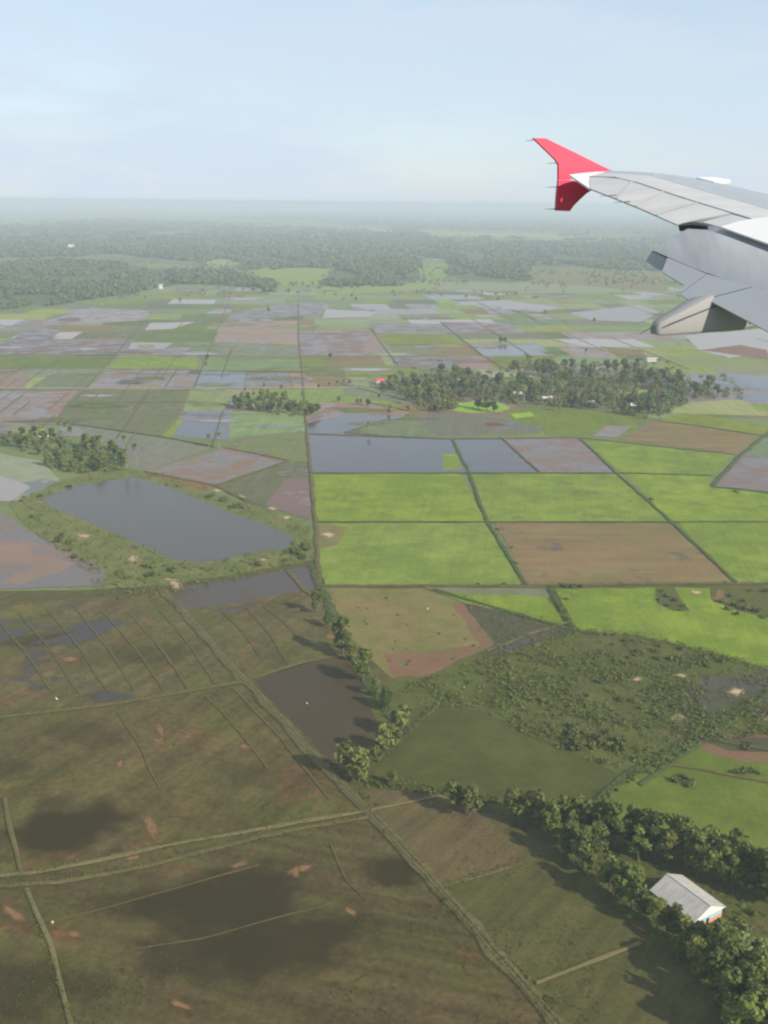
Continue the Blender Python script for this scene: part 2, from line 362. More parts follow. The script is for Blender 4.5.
# ------------------------------------------------------------------ the far mosaic of paddies: a grid whose lines run away to one point and cross level
VP = (287, 203)
def vx(x470, y): return VP[0] + (x470-VP[0])*(y-VP[1])/(470-VP[1])
rows = [287, 291, 295, 299.5, 304, 309, 314, 319.5, 325.5, 332, 339, 347, 356, 366, 377, 389, 403, 418, 436]
Z_GRID = .05
cnt = 0
for r_ in range(len(rows)-1):
    y0, y1 = rows[r_], rows[r_+1]
    x = -900 + R.uniform(0, 80)
    while x < 1900:
        wd = R.choice((48, 62, 75, 95, 120, 150, 190))
        xa, xb = x, x+wd; x = xb
        P = [(vx(xa, y0), y0), (vx(xb, y0), y0), (vx(xb, y1), y1), (vx(xa, y1), y1)]
        if max(p[0] for p in P) < -30 or min(p[0] for p in P) > 800: continue
        cx = sum(p[0] for p in P)/4; cy = (y0+y1)/2
        if inside(cx, cy, [(-40, 315), (40, 308), (110, 299), (170, 287), (330, 285), (-40, 285)]): continue
        q = R.random()
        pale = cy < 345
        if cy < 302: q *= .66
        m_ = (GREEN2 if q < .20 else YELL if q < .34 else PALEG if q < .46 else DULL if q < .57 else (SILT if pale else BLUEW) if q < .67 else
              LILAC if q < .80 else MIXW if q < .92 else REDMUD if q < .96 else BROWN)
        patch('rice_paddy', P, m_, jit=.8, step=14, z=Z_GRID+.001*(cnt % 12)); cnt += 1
T = [
 # lilac sheets and greens on the far left
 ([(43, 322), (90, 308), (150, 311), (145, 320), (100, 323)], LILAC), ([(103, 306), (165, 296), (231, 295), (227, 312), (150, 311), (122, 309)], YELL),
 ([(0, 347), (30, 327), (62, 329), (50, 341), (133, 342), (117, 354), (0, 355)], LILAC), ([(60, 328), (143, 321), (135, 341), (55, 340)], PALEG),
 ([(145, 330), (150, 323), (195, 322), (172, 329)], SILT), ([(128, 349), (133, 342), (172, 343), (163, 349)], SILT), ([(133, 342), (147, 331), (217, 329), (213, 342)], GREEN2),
 ([(-20, 355), (117, 355), (103, 368), (-20, 369)], GREEN2), ([(120, 355), (200, 357), (196, 370), (106, 369)], GREEN), ([(200, 356), (300, 358), (298, 371), (197, 370)], GREEN2),
 ([(-20, 376), (34, 375), (25, 388), (-20, 388)], REDMUD), ([(27, 391), (50, 374), (100, 373), (80, 390)], GREEN2), ([(87, 388), (106, 372), (200, 374), (193, 387)], LILAC),
 ([(200, 371), (247, 372), (243, 387), (193, 388)], BLUEW), ([(248, 372), (289, 373), (291, 388), (244, 387)], LILAC), ([(290, 373), (305, 374), (318, 387), (293, 388)], REDMUD), ([(308, 374), (350, 378), (345, 388), (320, 387)], BROWN),
 ([(-20, 391), (27, 391), (0, 410), (-20, 412)], LILAC), ([(27, 392), (78, 391), (50, 424), (-20, 425), (0, 410)], LILAC), ([(80, 391), (190, 390), (178, 420), (160, 437), (50, 424)], MIXW),
 ([(190, 390), (240, 390), (222, 412), (182, 412)], DULL), ([(172, 438), (188, 411), (236, 410), (231, 440)], BLUEW), ([(232, 411), (305, 413), (307, 432), (230, 437)], DULL),
 ([(70, 424), (160, 437), (215, 447), (145, 472), (120, 470), (128, 455)], MIXW), ([(231, 437), (307, 433), (309, 462), (225, 448)], MIXW),
 # middle: round the upper vertical line at x = 298
 ([(230, 313), (296, 302), (324, 303), (322, 315), (226, 321)], LILAC), ([(223, 322), (296, 321), (299, 345), (216, 342)], REDMUD), ([(217, 343), (299, 346), (300, 357), (212, 356)], MIXW),
 ([(298, 331), (372, 330), (392, 355), (300, 356)], LILAC), ([(372, 330), (384, 331), (394, 355), (360, 356)], REDMUD), ([(300, 357), (390, 357), (396, 366), (360, 375), (302, 371)], GREEN2),
 ([(320, 318), (366, 317), (372, 329), (300, 329)], YELL), ([(325, 309), (380, 312), (366, 317), (322, 318)], SILT), ([(368, 323), (443, 324), (454, 333), (376, 333)], LILAC),
 ([(440, 322), (510, 323), (527, 334), (455, 334)], LILAC), ([(376, 334), (455, 335), (470, 344), (386, 345)], GREEN2), ([(388, 346), (434, 345), (442, 355), (396, 356)], YELL), ([(434, 344), (470, 344), (482, 355), (442, 355)], PALEG),
 ([(391, 357), (480, 357), (495, 370), (430, 369), (395, 366)], LILAC), ([(470, 357), (484, 357), (496, 369), (455, 370)], REDMUD), ([(472, 345), (536, 344), (556, 355), (500, 357), (484, 356)], BLUEW),
 ([(484, 356), (560, 356), (540, 368), (496, 369)], GREEN2), ([(536, 336), (570, 337), (585, 347), (552, 346)], GREEN2), ([(415, 313), (466, 312), (472, 317), (440, 321), (416, 318)], PALEG),
 ([(450, 302), (505, 300), (560, 308), (540, 312), (490, 308)], SILT), ([(490, 306), (540, 305), (570, 312), (550, 315)], GREEN2), ([(555, 346), (600, 348), (618, 358), (572, 356)], LILAC), ([(600, 346), (640, 350), (648, 358), (620, 358)], BROWN),
 ([(612, 338), (660, 345), (768, 362), (768, 372), (690, 370), (650, 362)], GREEN2), ([(684, 336), (768, 328), (768, 352), (730, 358), (700, 350)], SILT), ([(700, 350), (740, 345), (768, 350), (768, 360)], REDMUD), ([(570, 313), (640, 305), (660, 312), (640, 322), (590, 320)], SILT),
 ([(680, 372), (768, 376), (768, 392), (735, 388), (700, 380)], BLUEW), ([(738, 392), (768, 393), (768, 402), (735, 400)], BLUEW), ([(690, 402), (740, 400), (768, 410), (768, 416), (690, 414), (664, 412)], YELL), ([(750, 404), (768, 404), (768, 412), (755, 410)], GREEN),
 # between the clump and the village
 ([(340, 384), (390, 388), (430, 394), (420, 404), (372, 400), (345, 394)], DULL), ([(330, 402), (368, 403), (412, 412), (405, 416), (345, 412)], REDMUD), ([(306, 424), (345, 414), (405, 416), (368, 430), (330, 434), (307, 434)], BLUEW),
 ([(318, 412), (345, 402), (335, 412), (300, 425)], REDMUD), ([(344, 433), (386, 420), (440, 419), (438, 434), (410, 437)], DULL), ([(408, 416), (440, 412), (500, 418), (545, 426), (540, 434), (440, 436)], MIXW),
 ([(505, 410), (560, 408), (620, 414), (655, 420), (600, 430), (545, 428), (510, 420)], DULL), ([(592, 436), (606, 426), (632, 426), (616, 438)], LILAC), ([(450, 410), (470, 404), (496, 402), (512, 408), (500, 412), (470, 413)], LIME),
 ([(454, 404), (482, 400), (498, 402), (492, 406), (470, 408)], LIME), ([(512, 414), (530, 412), (534, 416), (515, 419)], LIME), ([(508, 373), (545, 378), (548, 382), (520, 380)], GREEN), ([(622, 395), (640, 390), (655, 392), (652, 396), (635, 398)], LIME), ([(660, 400), (680, 396), (676, 402), (664, 404)], LIME),
 # the blue-grey row
 ([(307, 434), (451, 439), (469, 473), (311, 473)], BLUEW), ([(443, 455), (457, 454), (464, 469), (444, 470)], GREEN), ([(452, 439), (500, 437), (540, 473), (469, 473)], BLUEW), ([(500, 437), (578, 438), (616, 473), (540, 473)], LILAC),
 ([(580, 438), (735, 454), (712, 476), (622, 474)], GREEN), ([(617, 439), (655, 421), (712, 428), (758, 437), (742, 453), (735, 454)], BROWN), ([(657, 420), (685, 413), (775, 427), (775, 437), (712, 428)], GREEN2),
 ([(735, 455), (775, 430), (775, 458)], PALEG), ([(712, 486), (742, 456), (775, 458), (775, 492)], LILAC), ([(624, 474), (711, 476), (709, 486), (775, 494), (775, 522), (672, 522)], GREEN),
 # the bright fields
 ([(313, 474), (459, 474), (487, 522), (315, 522)], GREEN), ([(467, 474), (620, 474), (671, 522), (487, 522)], GREEN), ([(316, 523), (487, 523), (523, 585), (320, 586)], GREEN), ([(495, 523), (671, 523), (737, 583), (527, 584)], BROWN),
 ([(676, 522), (775, 522), (775, 583), (737, 583)], GREEN), ([(317, 524), (345, 527), (338, 545), (317, 550)], TAN),
 # left: ponds and silty sheets
 ([(-20, 450), (45, 462), (60, 482), (20, 502), (-20, 497)], PALEG), ([(-20, 470), (14, 480), (32, 487), (10, 502), (-20, 500)], SILT), ([(10, 505), (60, 480), (130, 468), (170, 478), (230, 500), (310, 528), (318, 566), (290, 570), (240, 580), (165, 600), (95, 605), (90, 575), (50, 545), (20, 520)], BANK),
 ([(-20, 505), (10, 518), (40, 538), (78, 556), (106, 570), (103, 586), (-20, 590)], LILAC), ([(-20, 540), (20, 540), (62, 550), (78, 560), (60, 572), (20, 584), (0, 583), (35, 566), (-20, 562)], REDMUD),
 ([(145, 472), (225, 448), (289, 461), (215, 486)], LILAC), ([(215, 486), (289, 462), (309, 461), (311, 520), (250, 503)], MIXW), ([(145, 472), (170, 476), (215, 487), (206, 492), (180, 484)], REDEAR), ([(225, 448), (288, 461), (278, 464), (222, 451)], REDMUD), ([(265, 505), (285, 480), (308, 478), (311, 520)], REDMUD),
 ([(40, 500), (75, 486), (135, 477), (165, 486), (230, 512), (297, 537), (287, 548), (240, 556), (200, 563), (165, 558), (120, 535), (60, 512)], PONDW),
 ([(320, 588), (800, 583), (800, 900), (480, 800), (370, 780), (400, 690), (345, 650)], SCRUB),
 # foreground left
 ([(-40, 592), (100, 590), (165, 586), (316, 560), (330, 600), (400, 690), (440, 690), (372, 780), (500, 800), (620, 830), (800, 890), (800, 1070), (-40, 1070)], FG5),
 ([(-30, 606), (100, 598), (165, 592), (246, 680), (120, 703), (-30, 720)], FG1), ([(165, 592), (240, 578), (290, 568), (312, 566), (322, 590), (340, 640), (350, 655), (255, 682), (246, 680)], FG1), ([(165, 592), (240, 578), (286, 570), (302, 590), (255, 602), (178, 610)], DFL2),
 ([(287, 570), (316, 564), (318, 588), (306, 592)], DFL2), ([(255, 682), (300, 664), (348, 656), (372, 692), (392, 722), (380, 752), (345, 775), (318, 752)], DFLOOD),
 ([(-30, 722), (120, 704), (243, 682), (312, 756), (366, 812), (180, 845), (-30, 880)], FG2), ([(-30, 884), (180, 850), (368, 818), (470, 926), (575, 1040), (-30, 1050)], FG3),
 ([(366, 790), (440, 795), (480, 812), (520, 848), (515, 868), (440, 888), (372, 815)], FG4), ([(440, 889), (516, 866), (560, 900), (606, 955), (536, 985)], FG5), ([(536, 986), (608, 957), (720, 1050), (585, 1050)], FG5),
 ([(520, 845), (590, 850), (640, 900), (720, 985), (790, 1050), (720, 1050), (606, 955), (560, 900)], FG5),
 # the orchard strip at lower right
 ([(480, 800), (560, 815), (650, 845), (790, 890), (790, 1050), (740, 1020), (640, 930), (560, 850)], SCRUB),
 # right: rough pasture, scrub, weedy pond
 ([(322, 588), (425, 590), (460, 603), (488, 640), (430, 672), (392, 678), (350, 640)], TAN), ([(452, 603), (464, 605), (497, 645), (482, 650)], REDSO), ([(385, 655), (420, 652), (470, 645), (482, 650), (425, 678), (392, 676)], REDSO),
 ([(425, 588), (550, 588), (550, 598), (440, 593)], PALEG), ([(433, 591), (547, 598), (570, 626), (510, 614), (465, 604)], GREEN), ([(556, 589), (775, 588), (775, 672), (700, 650), (640, 636), (575, 630)], GREEN),
 ([(464, 604), (510, 614), (572, 630), (580, 640), (540, 660), (497, 650)], DSCRUB), ([(487, 652), (530, 634), (545, 640), (560, 655), (520, 664)], DFL2), ([(360, 690), (430, 678), (500, 655), (580, 630), (640, 636), (700, 650), (780, 672), (780, 735), (700, 745), (640, 786), (612, 775), (540, 742), (480, 712), (420, 705), (380, 730)], SCRUB),
 ([(640, 690), (700, 685), (775, 690), (775, 715), (690, 722)], DSCRUB), ([(700, 676), (775, 680), (775, 690), (705, 690)], DFL2), ([(375, 762), (400, 730), (438, 704), (480, 712), (545, 742), (612, 770), (618, 778), (588, 808), (540, 806), (480, 800), (430, 788), (385, 778)], DGREEN), ([(470, 690), (520, 680), (530, 700), (500, 712), (480, 706)], DGREEN),
 ([(588, 810), (622, 780), (655, 762), (700, 747), (790, 735), (790, 872), (700, 845), (640, 825)], GRASSG), ([(692, 742), (715, 735), (780, 736), (780, 762), (740, 762), (712, 755)], REDSO),
 ([(700, 740), (775, 738), (775, 752), (730, 752)], DSCRUB), ([(655, 586), (672, 584), (690, 612), (676, 612), (656, 604)], SCRUB), ([(708, 586), (778, 586), (778, 620), (740, 612), (712, 600)], SCRUB), ([(716, 590), (722, 590), (728, 604), (716, 600)], REDEAR),
]
def nm_of(m_):
    n = m_.name
    return ('flooded_paddy' if 'flood' in n or 'silt' in n else 'pond' if 'pond_water' in n else 'weedy_pond' if 'weedy' in n else 'rice_paddy' if 'rice' in n else
            'bare_soil' if 'red' in n or 'pale_earth' in n else 'pond_bank' if 'bank' in n else 'stubble_field' if 'stubble' in n or 'old_paddy' in n or 'short_grass' in n else 'pasture' if 'pasture' in n else 'scrub_ground')
for pts, m_ in T:
    cx_, cy_ = sum(p[0] for p in pts)/len(pts), sum(p[1] for p in pts)/len(pts)
    if cy_ < 392 and m_ in (GREEN2, YELL, GREEN, DULL, PALEG) and R.random() < .55: continue
    k_ = pxm(g(cx_, cy_)); wide = m_ in (FG1, FG2, FG3, FG4, FG5, DSCRUB, SCRUB, TAN, REDSO, DFLOOD, DFL2, DGREEN, BANK, REDMUD, REDEAR)
    patch(nm_of(m_), pts, m_, jit=1.3 if wide else 1.0, soft=max(.6, min(7, (18 if m_ in (REDSO, TAN, REDMUD, REDEAR, DFLOOD, DFL2) else 11 if wide else 3)/k_)))
# silt, shallow water, mud and regrowth lying irregularly over the far mosaic
for _ in range(100):
    y = 290+150*R.random()**1.25; x = R.uniform(-20, 790)
    if 365 < y < 420 and 370 < x < 745: continue
    if y > 425 and x > 300: continue
    if y < 312 and x < 170: continue
    q = R.random(); k_ = (y-203)/100
    blot0 = (x, y, R.uniform(9, 34)*(.5+.35*k_), R.uniform(.7, 1.9)*(.5+.55*k_), R.choice((SILT, SILT, LILAC, LILAC, PALEG, YELL, DULL, REDMUD, MIXW, GREEN2)), R.uniform(-.06, .06))
    pts = []
    for i in range(12):
        a = 2*math.pi*i/12; r_ = 1.3+.7*(R.random()-.5); pts.append((x+blot0[2]*r_*math.cos(a)+blot0[3]*math.sin(a)*2*(x-287)/300, y+blot0[3]*r_*math.sin(a)))
    patch('worn_patch', pts, blot0[4], jit=.5, step=50, soft='fan', z=ZL[0]+.0015+.0015*(_ % 30))
# bare earth: worn pale spots and red streaks, each with its own outline
ZL[0] += .05; BZ = [0]
def blot(x, y, rx, ry, m_, ang=0):
    pts = []
    k = 14
    for i in range(k):
        a = 2*math.pi*i/k; r_ = 1.6+1.0*(R.random()-.5)
        u, v = rx*r_*math.cos(a), ry*r_*math.sin(a)
        pts.append((x+u*math.cos(ang)-v*math.sin(ang), y+u*math.sin(ang)+v*math.cos(ang)))
    BZ[0] += 1; patch('bare_soil', pts, m_, jit=.3, step=50, soft='fan', z=ZL[0]+.0015*(BZ[0] % 14))
for b_ in [(677, 719, 8, 3.2), (737, 693, 7, 3), (637, 679, 4, 2.2), (680, 676, 7, 2), (742, 746, 5, 2.5), (686, 781, 4, 2.2), (766, 717, 4, 3), (134, 559, 6, 3.5), (175, 585, 6, 3), (171, 580, 6, 1.4), (85, 536, 7, 2.4), (217, 491, 5, 1.5), (241, 497, 5, 1.3), (272, 509, 4, 1.4), (286, 518, 5, 1.6), (264, 560, 4, 1.5), (696, 593, 5, 2), (329, 535, 6, 2.4), (345, 656, 4, 2.2), (346, 697, 0.1, .1)]:
    if b_[2] > 1: blot(*b_, PALESO, ang=.1)
for b_ in [(150, 826, 5, 12, -.5), (160, 730, 3, 9, -.5), (158, 742, 7, 4, 0), (135, 858, 8, 2.5, -.25), (690, 865, 5, 2, 0), (15, 915, 14, 5, .6), (180, 1006, 12, 3, .3), (75, 935, 8, 4, 0), (300, 870, 14, 3, -.25), (296, 874, 4, 6, 0), (350, 912, 6, 3, .6),
           (120, 765, 4, 5, .3), (245, 748, 6, 3, .4), (70, 660, 10, 3, 0), (640, 929, 8, 2.4, .5), (660, 934, 3.5, 2, 0), (672, 939, 3.5, 2, .3), (330, 637, 5, 3, 0), (575, 865, 6, 2.5, .3), (576, 746, 0.1, .1, 0), (240, 865, 9, 2.2, -.3), (376, 750, 6, 3, 0)]:
    if b_[2] > 1: blot(b_[0], b_[1], b_[2], b_[3], REDEAR, b_[4])

# ------------------------------------------------------------------ bunds, tracks, road
zt = ZL[0]
for pts, w, m_ in [
 ([(307, 434), (311, 473), (315, 522), (320, 587)], 2.0, DIKE), ([(452, 439), (469, 473), (487, 522), (527, 587)], 1.9, DIKED), ([(311, 473.5), (459, 473.5), (620, 473.5), (712, 476)], 2.0, DIKED),
 ([(315, 522.5), (487, 522.5), (671, 522.5), (780, 522)], 1.4, DIKED), ([(320, 586.5), (425, 586.5), (527, 586.5), (640, 585), (780, 584)], 2.2, DIKE), ([(579, 438), (617, 474), (671, 522), (737, 584)], 1.6, DIKED),
 ([(500, 437), (540, 473)], 1.6, DIKE), ([(307, 434), (451, 439), (579, 438), (735, 455)], 2.2, DIKE), ([(712, 486), (740, 456), (775, 428)], 2.6, DIKED), ([(711, 487), (775, 494)], 2.4, DIKED), ([(657, 421), (712, 428), (775, 438)], 2.0, DIKE),
 ([(298, 302), (299, 345), (302, 370), (305, 412), (307, 434)], 2.2, DIKE), ([(370, 328), (398, 366)], 2.0, DIKE), ([(440, 322), (484, 357), (510, 372)], 2.2, DIKED), ([(300, 357), (392, 357), (484, 356)], 1.6, DIKE), ([(300, 330), (372, 329), (376, 334), (527, 334)], 1.6, DIKE),
 ([(388, 345), (536, 344)], 1.4, DIKE), ([(0, 355), (120, 355), (300, 358)], 1.6, DIKED), ([(0, 369), (106, 369), (300, 372)], 1.4, DIKE), ([(145, 320), (103, 369), (86, 388)], 1.6, DIKE), ([(231, 295), (212, 343), (194, 388)], 1.6, DIKE),
 ([(536, 336), (585, 348), (640, 358)], 1.6, DIKE), ([(612, 338), (690, 370)], 1.6, DIKED), ([(70, 424), (160, 437), (215, 447)], 2.2, DIKED), ([(344, 433), (386, 420), (440, 419)], 2.0, DIKED), ([(344, 433), (410, 438)], 1.8, DIKED), ([(340, 384), (420, 404)], 2.0, DIKED), ([(368, 403), (412, 412)], 1.8, DIKED),
 ([(225, 448), (289, 461), (215, 486)], 2.2, DIKE), ([(145, 472), (215, 486), (250, 503)], 2.4, DIKE), ([(550, 588), (570, 626), (578, 632)], 2.8, DIKED), ([(500, 588), (546, 588)], 1.2, DIKE), ([(433, 590), (510, 613), (572, 630)], 2.0, DIKED),
 ([(287, 570), (306, 592), (322, 602)], 1.8, DIKE), ([(312, 565), (322, 590), (345, 645), (372, 690), (395, 722)], 3.5, DIKED),
 ([(-30, 722), (120, 704), (243, 682)], 1.9, DIKE), ([(243, 682), (300, 664), (345, 655)], 1.2, DIKE),
 ([(-30, 879), (40, 874), (150, 850), (260, 830), (366, 812)], 1.5, DIKEP), ([(-30, 889), (60, 884), (150, 866), (260, 838), (368, 818)], 1.5, DIKE), ([(26, 890), (50, 945), (75, 1040)], 1.0, DIKEP), ([(4, 800), (22, 878)], 1.2, DIKE),
 ([(440, 888), (515, 866)], 1.6, DIKE), ([(536, 985), (640, 944)], 1.0, DIKEP), ([(366, 812), (440, 797), (480, 812)], 1.2, DIKEP), ([(588, 809), (622, 778), (655, 760), (700, 742)], 2.2, DIKED), ([(655, 764), (700, 770), (775, 785)], 1.2, DIKE), ([(556, 806), (590, 808)], 2, DIKED),
 ([(487, 652), (532, 634), (570, 622)], 1.2, DIKEP), ([(545, 640), (520, 662)], 1.0, DIKE), ([(375, 762), (440, 704)], 2.0, DIKED), ([(356, 778), (440, 790), (500, 800)], 2.4, DIKED), ([(640, 786), (700, 745), (775, 690)], 1.6, DIKED), ([(700, 738), (775, 752)], 1.5, DIKED),
]:
    dike(pts, w*(.6 if max(p[1] for p in pts) < 436 else 1), m_)
for _ in range(70):
    y = 292+130*R.random()**1.1
    if 352 < y < 425 and R.random() < .6: x = R.uniform(-20, 230)
    else: x = R.uniform(-20, 760)
    if 425 > y > 350 and 370 < x < 745: continue
    x470 = VP[0]+(x-VP[0])*(470-VP[1])/(y-VP[1]); y2 = y+R.uniform(.06, .22)*(y-VP[1])
    if R.random() < .55: dike([(x, y), (vx(x470, y2), y2)], R.uniform(.7, 1.1), R.choice((DIKE, DIKE, DIKEP)))
    else: dike([(x, y), (x+R.uniform(50, 160), y+R.uniform(-.6, .6))], R.uniform(.7, 1.2), R.choice((DIKE, DIKE, DIKEP)))
# the farm track: two pale wheel lines with grass between
trk = [(160, 588), (205, 637), (246, 683), (300, 741), (340, 785), (372, 816), (420, 868), (470, 925), (520, 982), (575, 1045)]
dike(trk, 3.2, DIKE, h=.3, name='farm_track')
for s_ in (-1, 1):
    L = [(x+s_*(1.2+ (y-588)/430*2.0), y) for x, y in trk]
    dike(L, .5, DIKEP, h=.6, name='wheel_rut', jit=.2)
# low inner ridges in the old paddies, thin and broken
for i in range(9):
    x0 = -10+i*28; R.random()
    a = (x0, 606+R.uniform(0, 8)); b = (x0+62, 606+90+R.uniform(-6, 0))
    if x0+62 < 235: dike([a, ((a[0]+b[0])/2+3, (a[1]+b[1])/2-2), b], R.uniform(.45, .8), BUND, h=.05, name='low_bund', jit=.5)
for a, b in [((262, 605), (308, 650)), ((245, 606), (290, 668)), ((222, 612), (262, 660)), ((118, 712), (160, 790)), ((205, 695), (268, 770)), ((235, 690), (330, 800))]:
    dike([a, ((a[0]+b[0])/2+2, (a[1]+b[1])/2-2), b], R.uniform(.45, .8), BUND, h=.05, name='low_bund', jit=.5)
for L in [[(330, 842), (345, 880), (362, 896)], [(60, 964), (200, 940), (330, 905)], [(56, 922), (120, 905), (260, 866)]]:
    dike(L, .5, BUND, h=.05, name='low_bund', jit=.8)
dike([(-30, 388.5), (120, 389), (240, 388.5), (358, 388)], 3.2, TRACK, h=.5, name='dirt_road')

# ------------------------------------------------------------------ trees
LEAF_A = foliage('leaf_mid', (.072, .100, .018), (.140, .165, .034), (.100, .115, .028))
LEAF_B = foliage('leaf_dark', (.048, .078, .015), (.094, .128, .026), (.074, .094, .022))
LEAF_F = foliage('leaf_far', (.046, .068, .022), (.064, .086, .026), (.055, .075, .025), .1)
LEAF_C = foliage('leaf_pale', (.105, .122, .028), (.160, .165, .046), (.10, .112, .028))
LEAF_P = foliage('palm_frond', (.076, .108, .024), (.140, .170, .048), (.075, .095, .028), .1)
LEAF_S = foliage('shrub_leaf', (.068, .092, .017), (.112, .132, .027), (.088, .090, .026))
LEAF_D = foliage('stubble_blade', (.052, .042, .016), (.078, .062, .024), (.055, .054, .018))
LEAF_N = foliage('banana_leaf', (.10, .135, .035), (.20, .22, .085), (.085, .13, .03), .25)
LEAF_Y = foliage('bamboo_leaf', (.16, .21, .04), (.21, .25, .06), (.15, .20, .04))
BARK   = paint('bark', (.12, .095, .075), .9, .25, 1.5)
BARKP  = paint('palm_bark', (.24, .21, .18), .9, .2, 1.5)

def rvec(r):
    while True:
        v = Vector((r.uniform(-1, 1), r.uniform(-1, 1), r.uniform(-1, 1)))
        if .05 < v.length < 1: return v.normalized()
def leaf(V, F, c, nrm, s, r, asp=1.0):
    t = nrm.cross(rvec(r))
    if t.length < .05: t = nrm.orthogonal()
    t.normalize(); b = nrm.cross(t)
    i = len(V)
    V += [c+t*s*asp+b*s*.25, c+b*s*.75, c-t*s*asp-b*s*.2, c-b*s*.8]
    F.append((i, i+1, i+2, i+3))
def cone(V, F, a, b, ra, rb, n=6):
    d = (b-a).normalized(); u = d.orthogonal().normalized(); w = d.cross(u); i = len(V)
    for k in range(n):
        an = 2*math.pi*k/n; e = u*math.cos(an)+w*math.sin(an)
        V.append(a+e*ra); V.append(b+e*rb)
    for k in range(n):
        k2 = (k+1) % n
        F.append((i+2*k, i+2*k2, i+2*k2+1, i+2*k+1))
def crown(r, h, rad_, base, n, ls, lobes=8, shape=1.0):
    """leaf sized faces gathered in lobes through the crown's volume"""
    V = []; F = []; L = []
    hh = h-base
    for k in range(lobes):
        q = r.random(); z = base + hh*(.12+.8*q)
        w = rad_*(math.sin(math.pi*min(.98, .12+.84*q**shape)))**.7
        a = r.uniform(0, 2*math.pi); d = w*r.uniform(.25, .72)
        L.append((Vector((d*math.cos(a), d*math.sin(a), z)), rad_*r.uniform(.30, .50)))
    L.append((Vector((r.uniform(-.1, .1)*rad_, 0, h-.16*hh)), rad_*.30))
    for k in range(n):
        c, s = L[k % len(L)] if r.random() < .75 else r.choice(L)
        v = rvec(r); v.z = v.z*.85+.1
        p = c + v*s*(r.random()**.30)*Vector((1, 1, 1)).x
        p.z = max(p.z, base*.8)
        nn = (v*.8 + rvec(r)*.7 + Vector((0, 0, .25))).normalized()
        leaf(V, F, p, nn, ls*r.uniform(.55, 1.3), r)
    return V, F, L
def trunk(r, L, h, base, tr):
    V = []; F = []
    t = Vector((r.uniform(-.3, .3), r.uniform(-.3, .3), base*1.05))
    cone(V, F, Vector((0, 0, -.3)), t*.5, tr*1.35, tr, 7); cone(V, F, t*.5, t, tr, tr*.8, 7)
    top = Vector((t.x*1.2, t.y*1.2, h*.78)); cone(V, F, t, top, tr*.8, tr*.2, 6)
    for c, s in L[:6]:
        st = t.lerp(top, max(0, min(.7, (c.z-base)/(h-base)*.6-.05))); cone(V, F, st, c, tr*.42, tr*.1, 5)
    return V, F
def tree_proto(seed, h, r_, base, n, ls, mat, lobes=8, shape=1.0, tr=.2):
    r = random.Random(seed)
    V, F, L = crown(r, h, r_, base, n, ls, lobes, shape); TV, TF = trunk(r, L, h, base, tr)
    cm = bpy.data.meshes.new('crown'); cm.from_pydata([tuple(v) for v in V], [], F); cm.materials.append(mat)
    tm = bpy.data.meshes.new('trunk'); tm.from_pydata([tuple(v) for v in TV], [], TF); tm.materials.append(BARK)
    return (tm, cm)
def frond(V, F, base, az, L, lift, droop, w):
    d = Vector((math.cos(az), math.sin(az), 0)); s = Vector((-d.y, d.x, 0)); n = 5; i = len(V)
    for k in range(n+1):
        t = k/n; p = base + d*(L*t*(1-.18*t)) + Vector((0, 0, L*(lift*t-droop*t*t)))
        ww = w*(.25+1.0*math.sin(math.pi*min(.97, t*.9+.08)))
        V += [p+s*ww+Vector((0, 0, -ww*.45)), p, p-s*ww+Vector((0, 0, -ww*.45))]
        if k:
            a = i+3*(k-1); F += [(a, a+1, a+4, a+3), (a+1, a+2, a+5, a+4)]
def palm_proto(seed, h, L, nf, ball=False):
    r = random.Random(seed); V = []; F = []
    lean = Vector((r.uniform(-.06, .06)*h, r.uniform(-.06, .06)*h, 0)); prev = Vector((0, 0, -.3))
    for k in range(1, 6):
        t = k/5; q = Vector((lean.x*t*t, lean.y*t*t, h*t)); cone(V, F, prev, q, .24-.02*k+(.08 if k == 1 else 0), .22-.02*k, 7); prev = q
    tm = bpy.data.meshes.new('trunk'); tm.from_pydata([tuple(v) for v in V], [], F); tm.materials.append(BARKP)
    V = []; F = []; top = prev
    for k in range(nf):
        az = 2.4*k + r.uniform(-.3, .3); q = k/nf
        if ball:
            frond(V, F, top, az, L*r.uniform(.75, 1), 1.15-2.2*q, .35, .75)
        else:
            frond(V, F, top, az, L*r.uniform(.85, 1.1), 1.0-1.15*q, .85-.2*q, .42)
    cm = bpy.data.meshes.new('crown'); cm.from_pydata([tuple(v) for v in V], [], F); cm.materials.append(LEAF_P)
    return (tm, cm)
NEAR = [tree_proto(100+i, 10, 3.3, 1.6, 1500, .42, m_, 11, .9, .22) for i, m_ in enumerate((LEAF_A, LEAF_B, LEAF_A, LEAF_B, LEAF_A))]
FEATH = [tree_proto(140+i, 9, 3.3, 1.2, 950, .42, LEAF_C, 12, .8, .18) for i in range(3)]
MID = [tree_proto(200+i, 11, 4.8, 2.2, 420, 1.0, m_, 9, 1.0, .3) for i, m_ in enumerate((LEAF_A, LEAF_B, LEAF_B, LEAF_A))]
PALMS = [palm_proto(300+i, h_, 3.9, 17) for i, h_ in enumerate((9, 11, 12.5))]
SUGAR = [palm_proto(320+i, h_, 2.5, 26, True) for i, h_ in enumerate((11, 13.5, 15))]
BAMB = tree_proto(350, 11, 3.6, .6, 700, .8, LEAF_Y, 10, .6, .3)

used_labels = {}
def plant(proto, kind, p, s, label, cat, group=None, rz=None, sz=None):
    o = empty(kind, (p.x, p.y, 0), R.uniform(0, 6.28) if rz is None else rz)
    o.scale = (s, s, s if sz is None else sz)
    for nm, me in (('trunk', proto[0]), ('crown', proto[1])):
        c = bpy.data.objects.new(nm, me); COL.objects.link(c); c.parent = o
    return tag(o, label, cat, group)

